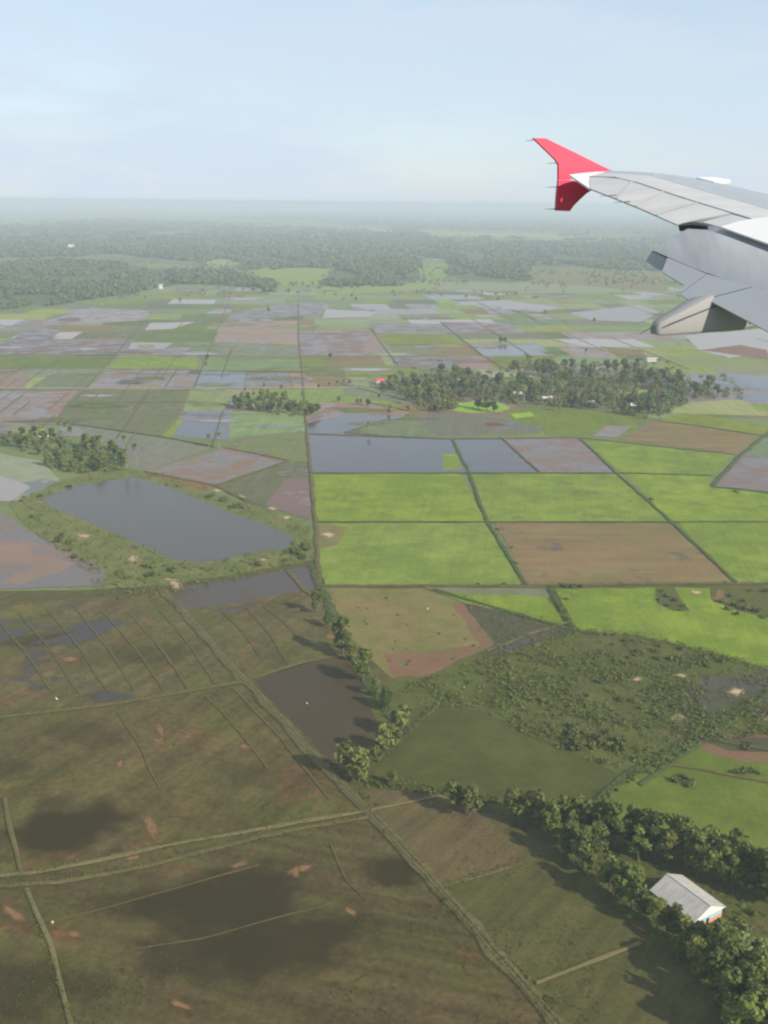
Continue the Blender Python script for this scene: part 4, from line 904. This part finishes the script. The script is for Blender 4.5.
house(589, 406, 9, 6, 2.6, 1.8, TING, WOODW, .1, 'grey roofed house between the bamboo clump and the wide tin roofed house', 1.0)
house(518, 397, 9, 6, 2.6, 1.8, TINW, WOODW, -.2, 'pale roofed house behind the lime green nursery plots', 1.0)
house(608, 380, 9, 6, 2.6, 1.8, TING, WOODW, .3, 'grey roofed house deep among the village palms', 1.0)
house(256, 409, 7, 5, 2.2, 1.8, THATCH, WOODW, .4, 'brown hut in the small clump among the flooded fields', .6)
house(44, 441, 7, 5, 2.4, 2.0, TINW, WOODW, .5, 'pale hut in the grove behind the large pond', 1.2)
house(90, 291, 14, 9, 4, 2.5, TING, WHITE, .2, 'white house at the edge of the far left woods, nearest the photo edge')
house(113, 287, 14, 8, 4, 2.5, TINW, WHITE, .5, 'pale house in the far left woods beside the white house')
house(161, 289, 8, 7, 6, 4, TINW, WHITE, .1, 'narrow tall pale house where the far woods meet the yellow green paddies')
house(226, 258, 16, 9, 4, 3, TINW, WHITE, .4, 'pale house by a small green clearing in the far woods')
house(335, 256, 26, 10, 4, 3, TINW, WHITE, .1, 'long pale house at the left end of the far clearing')
house(355, 272, 14, 8, 4, 2.5, TING, WHITE, .3, 'grey roofed house inside the middle clump of far woods, left one')
house(362, 272, 12, 8, 4, 2.5, TINW, WHITE, .2, 'pale roofed house inside the middle clump of far woods, right one')
house(471, 268, 16, 9, 5, 3, TING, WHITE, .1, 'white house among the far trees left of the wing tip')
house(456, 256, 16, 9, 4, 3, TING, WHITE, .6, 'white house in the far woodland strip below the red winglet')
house(640, 234, 26, 12, 7, 4, TING, WHITE, .2, 'white building far out beneath the grey wing')
house(617, 267, 10, 8, 4, 3, TINR, WHITE, .2, 'small reddish house at the edge of far woods beneath the wing')
# the far temple: tall steep roof with two thin spires
tmp = empty('temple', g(71, 249), .4); tag(tmp, 'white temple with steep roof and thin spires standing up from the far left woods', 'temple')
box_ob('wall', (-9, 9, -6, 6, 0, 8), WHITE, tmp)
for s_ in (-1, 1): roof_slab('roof_slope', 10, 7.5, 7.5, 17, s_, TINW, tmp, .2)
for x_ in (-8, 8, 14):
    V = []; F = []; cone(V, F, Vector((x_, 0 if abs(x_) < 10 else 3, 0 if x_ == 14 else 15)), Vector((x_, 0 if abs(x_) < 10 else 3, 25)), 1.6 if x_ == 14 else .5, .1, 8); link_mesh('spire', V, F, WHITE, tmp)

# ------------------------------------------------------------------ egrets standing in the wet paddies
FEATHER = paint('white_feather', (.8, .78, .74), .8, .03, 3)
BEAK = paint('beak_yellow', (.5, .32, .06), .5, .05, 3)
def egret(x, y, s, label):
    bm = bmesh.new()
    chain = [((-.42, 0, .50), .05), ((-.25, 0, .55), .13), ((0, 0, .62), .19), ((.18, 0, .68), .14), ((.26, 0, .82), .055), ((.22, 0, .98), .045), ((.30, 0, 1.10), .06), ((.36, 0, 1.11), .04)]
    rings = []
    for (p, r_) in chain:
        rings.append([bm.verts.new((p[0], p[1]+r_*math.cos(a*math.pi/4), p[2]+r_*math.sin(a*math.pi/4))) for a in range(8)])
    for a, b in zip(rings, rings[1:]):
        for k in range(8): bm.faces.new((a[k], a[(k+1) % 8], b[(k+1) % 8], b[k]))
    bm.faces.new(rings[0]); bm.faces.new(list(reversed(rings[-1])))
    me = bpy.data.meshes.new('egret'); bm.to_mesh(me); bm.free(); me.materials.append(FEATHER)
    for p in me.polygons: p.use_smooth = True
    o = bpy.data.objects.new('egret', me); COL.objects.link(o); p0 = g(x, y); o.location = (p0.x, p0.y, .62); o.scale = (s, s, s); o.rotation_euler = (0, 0, R.uniform(0, 6))
    V = []; F = []; cone(V, F, Vector((.38, 0, 1.11)), Vector((.55, 0, 1.08)), .022, .006, 6); link_mesh('beak', V, F, BEAK, o)
    for s_ in (-1, 1):
        V = []; F = []; cone(V, F, Vector((.02, s_*.06, 0)), Vector((0, s_*.06, .52)), .018, .025, 6); link_mesh('leg', V, F, BEAK, o)
    tag(o, label, 'bird')
egret(53, 927, 1.45, 'white egret standing near the pale path at the bottom left')
egret(57, 702, 1.2, 'white egret beside the bund across the left foreground')
egret(307, 706, .85, 'single white egret in the dark flooded paddy beside the tree row')
egret(464, 690, 1.0, 'white egret on the grass behind the weedy pond, left one')
egret(480, 694, .8, 'white egret on the grass behind the weedy pond, right one')
egret(427.5, 612, 1.7, 'white egret on the dry tan pasture')

# ------------------------------------------------------------------ the airliner's wing, outside the cabin window
# plane frame: the nose points 62 degrees to the right of the view, the wing reaches out to the left of the nose
AH = rad(62)
FV = Vector((math.sin(AH), math.cos(AH), 0)); OV = Vector((-math.cos(AH), math.sin(AH), 0)); ZV = Vector((0, 0, 1))
def wp(x, y, f0, k, o0=15.2):
    """where the sight line of photo position x, y meets the upright sheet through the swept line f = f0 + k (o0 - o)"""
    d = ray(x, y); fr = d.dot(FV); orr = d.dot(OV)
    t = (f0+k*o0)/(fr+k*orr); return CAM+d*t
G1 = paint('wing_upper_grey', (.40, .40, .415), .42, .12, .5, .5, streak=(rad(28), (.25, 5, 1), .15))
G2 = paint('wing_box_bluegrey', (.27, .30, .34), .42, .10, .5, .5)
G3 = paint('flap_grey', (.33, .345, .375), .40, .10, .5, .5, streak=(rad(-28), (4, .4, 1), .22))
G4 = paint('flap_tab_grey', (.36, .375, .405), .45, .06, .6, .4)
G5 = paint('fairing_grey', (.25, .25, .255), .75, .06, .8, .35)
GD = paint('wing_seal_dark', (.05, .055, .06), .6, .1, 2)
GL = paint('slat_bright', (.6, .6, .61), .35, .03, .5, .5)
SPW = paint('spoiler_white', (.55, .56, .57), .45, .04, .5, .4)
RED = paint('winglet_red', (.58, .048, .10), .45, .10, .8, .5)
wing = empty('airliner_wing', wp(690, 210, 11.8, .3)); wing_inv = wing.matrix_basis.copy()
tag(wing, 'grey airliner wing with red winglet, lowered flaps and pointed fairing, above the fields', 'aircraft wing')
base_loc = Vector(wing.location)
def wl(vs): return [Vector(v_)-base_loc for v_ in vs]
def slab(name, rows, mat, th, par=wing, smooth=False, down=None):
    """a closed skin: rows of points across the surface, thickened downwards by th (number or one per row)"""
    nr, nc = len(rows), len(rows[0]); V = []; F = []
    th = th if isinstance(th, (list, tuple)) else [th]*nr
    up_ = []
    for i in range(nr):
        for j in range(nc):
            a = rows[min(i+1, nr-1)][j]-rows[max(i-1, 0)][j]; b = rows[i][min(j+1, nc-1)]-rows[i][max(j-1, 0)][:] if False else rows[i][min(j+1, nc-1)]-rows[i][max(j-1, 0)]
            n_ = a.cross(b); n_ = n_.normalized() if n_.length > 1e-6 else ZV.copy()
            if (down is None and n_.z < 0) or (down is not None and n_.dot(down) > 0): n_ = -n_
            up_.append(n_)
    T_ = [rows[i][j] for i in range(nr) for j in range(nc)]
    Bt = [rows[i][j]-up_[i*nc+j]*th[i] for i in range(nr) for j in range(nc)]
    V = T_+Bt; o_ = nr*nc
    for i in range(nr-1):
        for j in range(nc-1):
            a = i*nc+j; F.append((a, a+1, a+nc+1, a+nc)); F.append((o_+a, o_+a+nc, o_+a+nc+1, o_+a+1))
    for j in range(nc-1):
        F.append((j, o_+j, o_+j+1, j+1)); a = (nr-1)*nc+j; F.append((a, a+1, o_+a+1, o_+a))
    for i in range(nr-1):
        a = i*nc; F.append((a, a+nc, o_+a+nc, o_+a)); a = i*nc+nc-1; F.append((a, o_+a, o_+a+nc, a+nc))
    ob = link_mesh(name, wl(V), F, mat, par); bm = bmesh.new(); bm.from_mesh(ob.data); bmesh.ops.recalc_face_normals(bm, faces=bm.faces); bm.to_mesh(ob.data); bm.free()
    if smooth:
        for p in ob.data.polygons: p.use_smooth = True
        ob.data.set_sharp_from_angle(angle=rad(40))
    return ob
def interp(pts, n):
    D = [0]
    for a, b in zip(pts, pts[1:]): D.append(D[-1]+math.dist(a, b))
    out = []
    for i in range(n):
        s_ = D[-1]*i/(n-1); k = 0
        while k < len(D)-2 and s_ > D[k+1]: k += 1
        t = (s_-D[k])/(D[k+1]-D[k]) if D[k+1] > D[k] else 0
        out.append((pts[k][0]+(pts[k+1][0]-pts[k][0])*t, pts[k][1]+(pts[k+1][1]-pts[k][1])*t))
    return out
TEf, TEk = 11.3, .27
LEf, LEk = 12.75, .50
def chordline(c): return (LEf+(TEf-LEf)*c, LEk+(TEk-LEk)*c)
def row(pts, c, n=12):
    f0, k = chordline(c); return [wp(x, y, f0, k) for x, y in interp(pts, n)]
L0 = row([(611, 171.3), (640, 171.8), (668, 174), (700, 179.5), (735, 186.5), (768, 194.5), (860, 220)], .0)
L1 = row([(603, 172.6), (647, 174.6), (707, 191.5), (768, 209), (860, 237)], .34)
L2 = row([(588, 176), (616, 176.8), (640, 183), (678, 196), (732, 212.5), (860, 252)], .66)
# leading edge: a rounded nose under the silhouette
nose = [p+FV*.18-ZV*.16 for p in L0]; nose2 = [p+FV*.05-ZV*.30 for p in L0]
slab('leading_edge', [nose2, nose, [p+FV*.09-ZV*.04 for p in L0], [p+ZV*.0 for p in L0]], G2, .03)
sl = slab('wing_box', [[p-FV*.012 for p in L0], [a.lerp(b, .5)+ZV*.02 for a, b in zip(L0, L1)], [p+FV*.008 for p in L1]], G2, [.05, .30, .34])
slab('upper_panel', [[p-FV*.012 for p in L1], [p+FV*.02 for p in L2]], G1, [.22, .18], smooth=True)
# aileron behind the hinge line, panel inboard of it, raised pale spoiler
A2 = row([(588, 177), (616, 177.6), (640, 184), (678, 197), (731, 213.3)], .67, 10)
A3 = row([(590.5, 188.5), (612, 197), (640, 208.2), (677, 224.5)], 1.0, 10)
A3 = A3[:-1]+[A3[-1]]
A2 = [CAM+(p-CAM)*.997 for p in A2]; A3 = [CAM+(p-CAM)*.999 for p in A3]
A15 = [a.lerp(b, .55)+ZV*.008 for a, b in zip(A2, A3)]
ail = slab('aileron', [A2, A15, A3], G1, [.16, .09, .025], smooth=True)
# thin dark gaps between the aileron's skin panels
for t_ in (.30, .52, .76):
    i = t_*9; k = int(i); f_ = i-k
    a = A2[k].lerp(A2[k+1], f_)+ZV*.014; b = A15[k].lerp(A15[k+1], f_)+ZV*.014; c = A3[k].lerp(A3[k+1], f_)+ZV*.014
    s_ = (A3[-1]-A3[0]).normalized()*.012
    slab('panel_joint', [[a-s_, a+s_], [b-s_, b+s_], [c-s_, c+s_]], G4, .006, wing)
tip = row([(570, 174.8), (588, 176.0), (603, 172.6), (611, 171.3)], .5, 4)
P0 = wp(569.5, 174.6, *chordline(.98)); P1 = wp(590.5, 188.8, *chordline(1.0)); Q0 = wp(589, 176.2, *chordline(.66)); Q1 = wp(603, 172.8, *chordline(.34)); Q2 = wp(611.5, 171.2, *chordline(0))
T1 = wp(580, 173.2, *chordline(.66)); T2 = wp(596, 171.8, *chordline(.34))
slab('tip_fairing', [[P0, P1], [T1+ZV*.002, Q0+ZV*.006], [T2+ZV*.004, Q1+ZV*.006], [Q2-OV*.02, Q2]], SPW, [.03, .08, .10, .05])
fixp = [row([(731, 214.2), (768, 224.5), (860, 253)], .68, 6), row([(702, 222), (720, 227), (760, 237), (860, 268)], .86, 6)]
slab('fixed_panel', fixp, G4, [.14, .05])
slab('hinge_seal', [row([(677.6, 224), (695, 221.2), (704, 224.0)], .97, 5), row([(678.5, 225.6), (694, 224.6), (708, 226.0)], 1.0, 5)], GD, .10)
def plane_poly(name, px, refs, mat, th):
    """a flat panel: its corners lie in the plane of three reference points (x, y, f, k)"""
    a, b, c = (wp(*q) for q in refs); n_ = (b-a).cross(c-a).normalized()
    if n_.z < 0: n_ = -n_
    P_ = [CAM+ray(x, y)*((a-CAM).dot(n_)/ray(x, y).dot(n_)) for x, y in px]; Q_ = [p-n_*th for p in P_]; k = len(P_)
    F = [tuple(range(k)), tuple(reversed(range(k, 2*k)))]+[(i, k+i, k+(i+1) % k, (i+1) % k) for i in range(k)]
    ob = link_mesh(name, wl(P_+Q_), F, mat, wing); bm = bmesh.new(); bm.from_mesh(ob.data); bmesh.ops.recalc_face_normals(bm, faces=bm.faces); bm.to_mesh(ob.data); bm.free(); return ob
cl_ = chordline
plane_poly('spoiler', [(720.5, 226.6), (738, 221.4), (752, 218.7), (768, 217.0), (860, 240), (860, 276), (768, 243.5)], [(720.5, 226.6, TEf+.05, TEk), (860, 276, TEf+.05, TEk), (800, 225, TEf+.62, TEk)], SPW, .03)
slab('slat', [[p+FV*.42+ZV*.05 for p in row([(697, 179.6), (713, 182.3)], 0, 4)], [p+FV*.05+ZV*.02 for p in row([(694, 178.4), (712, 182.8)], 0, 4)]], GL, .06)
# winglet: a fence standing above and below the tip, red on both faces
ff, kk = chordline(.5)
def wn(x, y, din=0.0):
    """point of the fence: it lies in the fore-and-aft sheet at the wing tip"""
    d = ray(x, y); t = (15.25+din)/d.dot(OV); return CAM+d*t
def fence(name, out, mat, th=.05, par=wing):
    a = [wn(x, y) for x, y in out]; b = [p+OV*th for p in a]; n_ = len(a); V = a+b
    F = [tuple(range(n_)), tuple(reversed(range(n_, 2*n_)))]+[(i, n_+i, n_+(i+1) % n_, (i+1) % n_) for i in range(n_)]
    ob = link_mesh(name, wl(V), F, mat, par); bm = bmesh.new(); bm.from_mesh(ob.data); bmesh.ops.recalc_face_normals(bm, faces=bm.faces); bm.to_mesh(ob.data); bm.free(); return ob
upf = fence('winglet', [(533.5, 138), (545.5, 138.2), (575, 152.5), (600, 165), (612.5, 170.8), (600, 174), (570, 179.5), (558.8, 180), (558.8, 165), (556, 160)], RED)
lof = fence('winglet_lower', [(558.7, 180.2), (570, 179.8), (594, 186), (593, 189.4), (586.5, 193.6), (580, 199.5), (574, 205.5), (569.8, 211.2), (556.2, 210.6), (557, 195)], RED)
# static wicks: thin dark rods off the trailing edges
def wick(a, b, th=.008):
    V = []; F = []; cone(V, F, a-base_loc, b-base_loc, th, th*.4, 6); link_mesh('static_wick', V, F, GD, wing)
for (x, y, x2, y2) in [(536, 140, 526, 140.6), (559, 163, 547, 163.2), (558, 187, 546, 187.2), (557, 209, 545, 209.0)]: wick(wn(x, y), wn(x2, y2))
for (x, y, x2, y2) in [(616, 195.2, 600, 196.2), (630, 201.6, 613, 202.4)]: wick(wp(x, y, TEf, TEk), wp(x2, y2, TEf-.3, TEk))
# flap: a thick curved panel hung out behind and below the trailing edge, and its tab
F_top = [wp(x, y, TEf-.02, TEk)+ZV*0 for x, y in interp([(688, 228.5), (698, 226.6), (730, 237.4), (768, 252), (860, 288)], 10)]
F_mid = [wp(x, y, TEf-.30, TEk) for x, y in interp([(668, 239), (690, 241), (728, 253), (768, 268), (860, 304)], 10)]
F_low = [wp(x, y, TEf-.52, TEk) for x, y in interp([(652.5, 250.2), (668, 257), (706, 273), (768, 292), (860, 322)], 10)]
slab('flap', [[p+FV*.22-ZV*.22 for p in F_top], [p+FV*.10-ZV*.03 for p in F_top], F_top, F_mid, F_low], G3, [.06, .12, .16, .16, .06], smooth=True, down=-(ZV*.6-FV*.7))
def poly_slab(name, pts, mat, th, toward):
    """a flat many-cornered panel, thickened away from the viewer's side"""
    a = [wp(x, y, TEf-d, TEk) for x, y, d in pts]; n_ = len(a); b = [p-toward*th for p in a]; V = a+b
    F = [tuple(range(n_)), tuple(reversed(range(n_, 2*n_)))]+[(i, n_+i, n_+(i+1) % n_, (i+1) % n_) for i in range(n_)]
    ob = link_mesh(name, wl(V), F, mat, wing); bm = bmesh.new(); bm.from_mesh(ob.data); bmesh.ops.recalc_face_normals(bm, faces=bm.faces); bm.to_mesh(ob.data); bm.free(); return ob
FN = (ZV*.6-FV*.7).normalized()
refs_ = [(667.5, 257.6, TEf-.54, TEk), (860, 322.8, TEf-.54, TEk), (768, 331.5, TEf-.86, TEk)]
plane_poly('flap_tab', [(667.5, 257.6), (706.6, 273.8), (681, 292.6), (684, 285.2), (661.7, 271.7)], refs_, G4, .04)
plane_poly('flap_tab', [(707.2, 274.0), (752, 286.6), (706, 298.6), (696.5, 305.8), (680, 294)], refs_, G4, .04)
plane_poly('flap_tab', [(753, 287.0), (860, 322.8), (860, 376), (768, 331.5), (706.8, 299.2)], refs_, G4, .04)
# rounded end of the flap at its outer side
Ea = [wp(x, y, TEf-.50, TEk) for x, y in [(651.5, 251.5), (658, 254), (667, 258.4)]]
Eb = [wp(x, y, TEf-.56, TEk) for x, y in [(645.5, 261), (653, 266.5), (662, 271)]]
slab('flap_end', [Ea, Eb], G3, [.10, .05], down=-(ZV*.6-FV*.7))
# flap track fairing: a boat shaped pod running fore and aft under the flap
OF = 11.45
def fa(x, y, do=0.0):
    d = ray(x, y); t = (OF+do)/d.dot(OV); return CAM+d*t
sec = [(653.2, 326.5, 334.2), (657, 321.5, 335), (666, 316.5, 334.2), (688, 303.5, 332.6), (712, 291, 331), (735, 282, 329.5), (758, 275, 324), (780, 268, 316), (800, 262, 305)]
V = []; F = []; nseg = 16
for i, (x, yt, yb) in enumerate(sec):
    a, b = fa(x, yt), fa(x, yb); c = (a+b)/2; hz = (a-b).length/2; wd = min(.17, hz*.7+.02)
    for k in range(nseg):
        an = 2*math.pi*k/nseg; ca, sa = math.cos(an), math.sin(an)
        sq = lambda q: math.copysign(abs(q)**.24, q)
        V.append(c+OV*wd*sq(ca)+(a-b).normalized()*hz*sq(sa))
    if i:
        for k in range(nseg): F.append(((i-1)*nseg+k, (i-1)*nseg+(k+1) % nseg, i*nseg+(k+1) % nseg, i*nseg+k))
F.append(tuple(reversed(range(nseg)))); F.append(tuple(range((len(sec)-1)*nseg, len(sec)*nseg)))
fr_ = link_mesh('flap_track_fairing', wl(V), F, G5, wing); 
for p in fr_.data.polygons: p.use_smooth = len(p.vertices) == 4
# its dark seam and tail cap joint
a, b = fa(668, 325.0, -.172), fa(716, 306, -.185); n_ = ZV*.010
slab('fairing_seam', [[a+n_, b+n_], [a-n_, b-n_]], GD, .006, down=OV)
a, b = fa(653.5, 326.5), fa(640, 333.5); wick(a, b, .012)

# ------------------------------------------------------------------ air, sky, sun
SUN_EL, SUN_AZ = rad(31), math.atan2(.82, -.57)          # azimuth clockwise from +y: behind the camera, to the right
HAZE = 1.6e-4
m = bpy.data.materials.new('haze'); m.use_nodes = True; nt = m.node_tree; nt.nodes.clear()
out = nt.nodes.new('ShaderNodeOutputMaterial'); pv = nt.nodes.new('ShaderNodeVolumePrincipled')
pv.inputs['Color'].default_value = (.62, .71, .81, 1); pv.inputs['Density'].default_value = HAZE; pv.inputs['Anisotropy'].default_value = 0.0
nt.links.new(pv.outputs[0], out.inputs['Volume'])
V = []; F = []; boxm(V, F, -24500, 24500, -1400, 46000, -1.0, 184.0)
hz = link_mesh('haze', V, F, m); hz['kind'] = 'stuff'

w = bpy.data.worlds.new('World'); S.world = w; w.use_nodes = True; nt = w.node_tree
bg = nt.nodes['Background']
sky = nt.nodes.new('ShaderNodeTexSky'); sky.sky_type = 'NISHITA'; sky.sun_disc = False
sky.sun_elevation = SUN_EL; sky.sun_rotation = SUN_AZ; sky.altitude = 180; sky.air_density = 1.0; sky.dust_density = .7; sky.ozone_density = 1.5
tc = nt.nodes.new('ShaderNodeTexCoord'); gen = tc.outputs['Generated']
cl1 = nz(nt, mapping(nt, gen, sc=(2.2, 2.2, 9), rot=(0, .12, .2)), 1.3, 7, .62)
cl2 = nz(nt, mapping(nt, gen, sc=(5, 5, 20), loc=(3, 1, 0), rot=(0, -.15, 0)), 1.6, 6, .6)
cm_ = math_n(nt, 'ADD', math_n(nt, 'MULTIPLY', cl1, .7), math_n(nt, 'MULTIPLY', cl2, .3))
cf = maprange(nt, cm_, .36, .64, .60, .97)
cloudc = mixc(nt, cf, sky.outputs[0], (4.0, 4.65, 5.4))
nt.links.new(cloudc, bg.inputs['Color']); bg.inputs['Strength'].default_value = .12
sd = bpy.data.lights.new('sun', 'SUN'); sd.energy = 4.8; sd.angle = rad(.53); sd.color = (1, .91, .74)
so = bpy.data.objects.new('sun', sd); COL.objects.link(so)
sv = Vector((math.sin(SUN_AZ)*math.cos(SUN_EL), math.cos(SUN_AZ)*math.cos(SUN_EL), math.sin(SUN_EL)))
so.rotation_euler = sv.to_track_quat('Z', 'Y').to_euler(); so.location = (60, -40, 150)

S.render.engine = 'CYCLES'
cy = S.cycles
cy.use_denoising = True; cy.max_bounces = 6; cy.diffuse_bounces = 3; cy.glossy_bounces = 2; cy.transmission_bounces = 2; cy.volume_bounces = 1; cy.transparent_max_bounces = 24
cy.use_adaptive_sampling = True; cy.adaptive_threshold = .01; cy.filter_width = 2.2
cy.volume_step_rate = 1; cy.sample_clamp_indirect = 4
S.view_settings.view_transform = 'Standard'; S.view_settings.look = 'None'; S.view_settings.exposure = 0.46; S.view_settings.gamma = 1.0; S.view_settings.use_curve_mapping = False
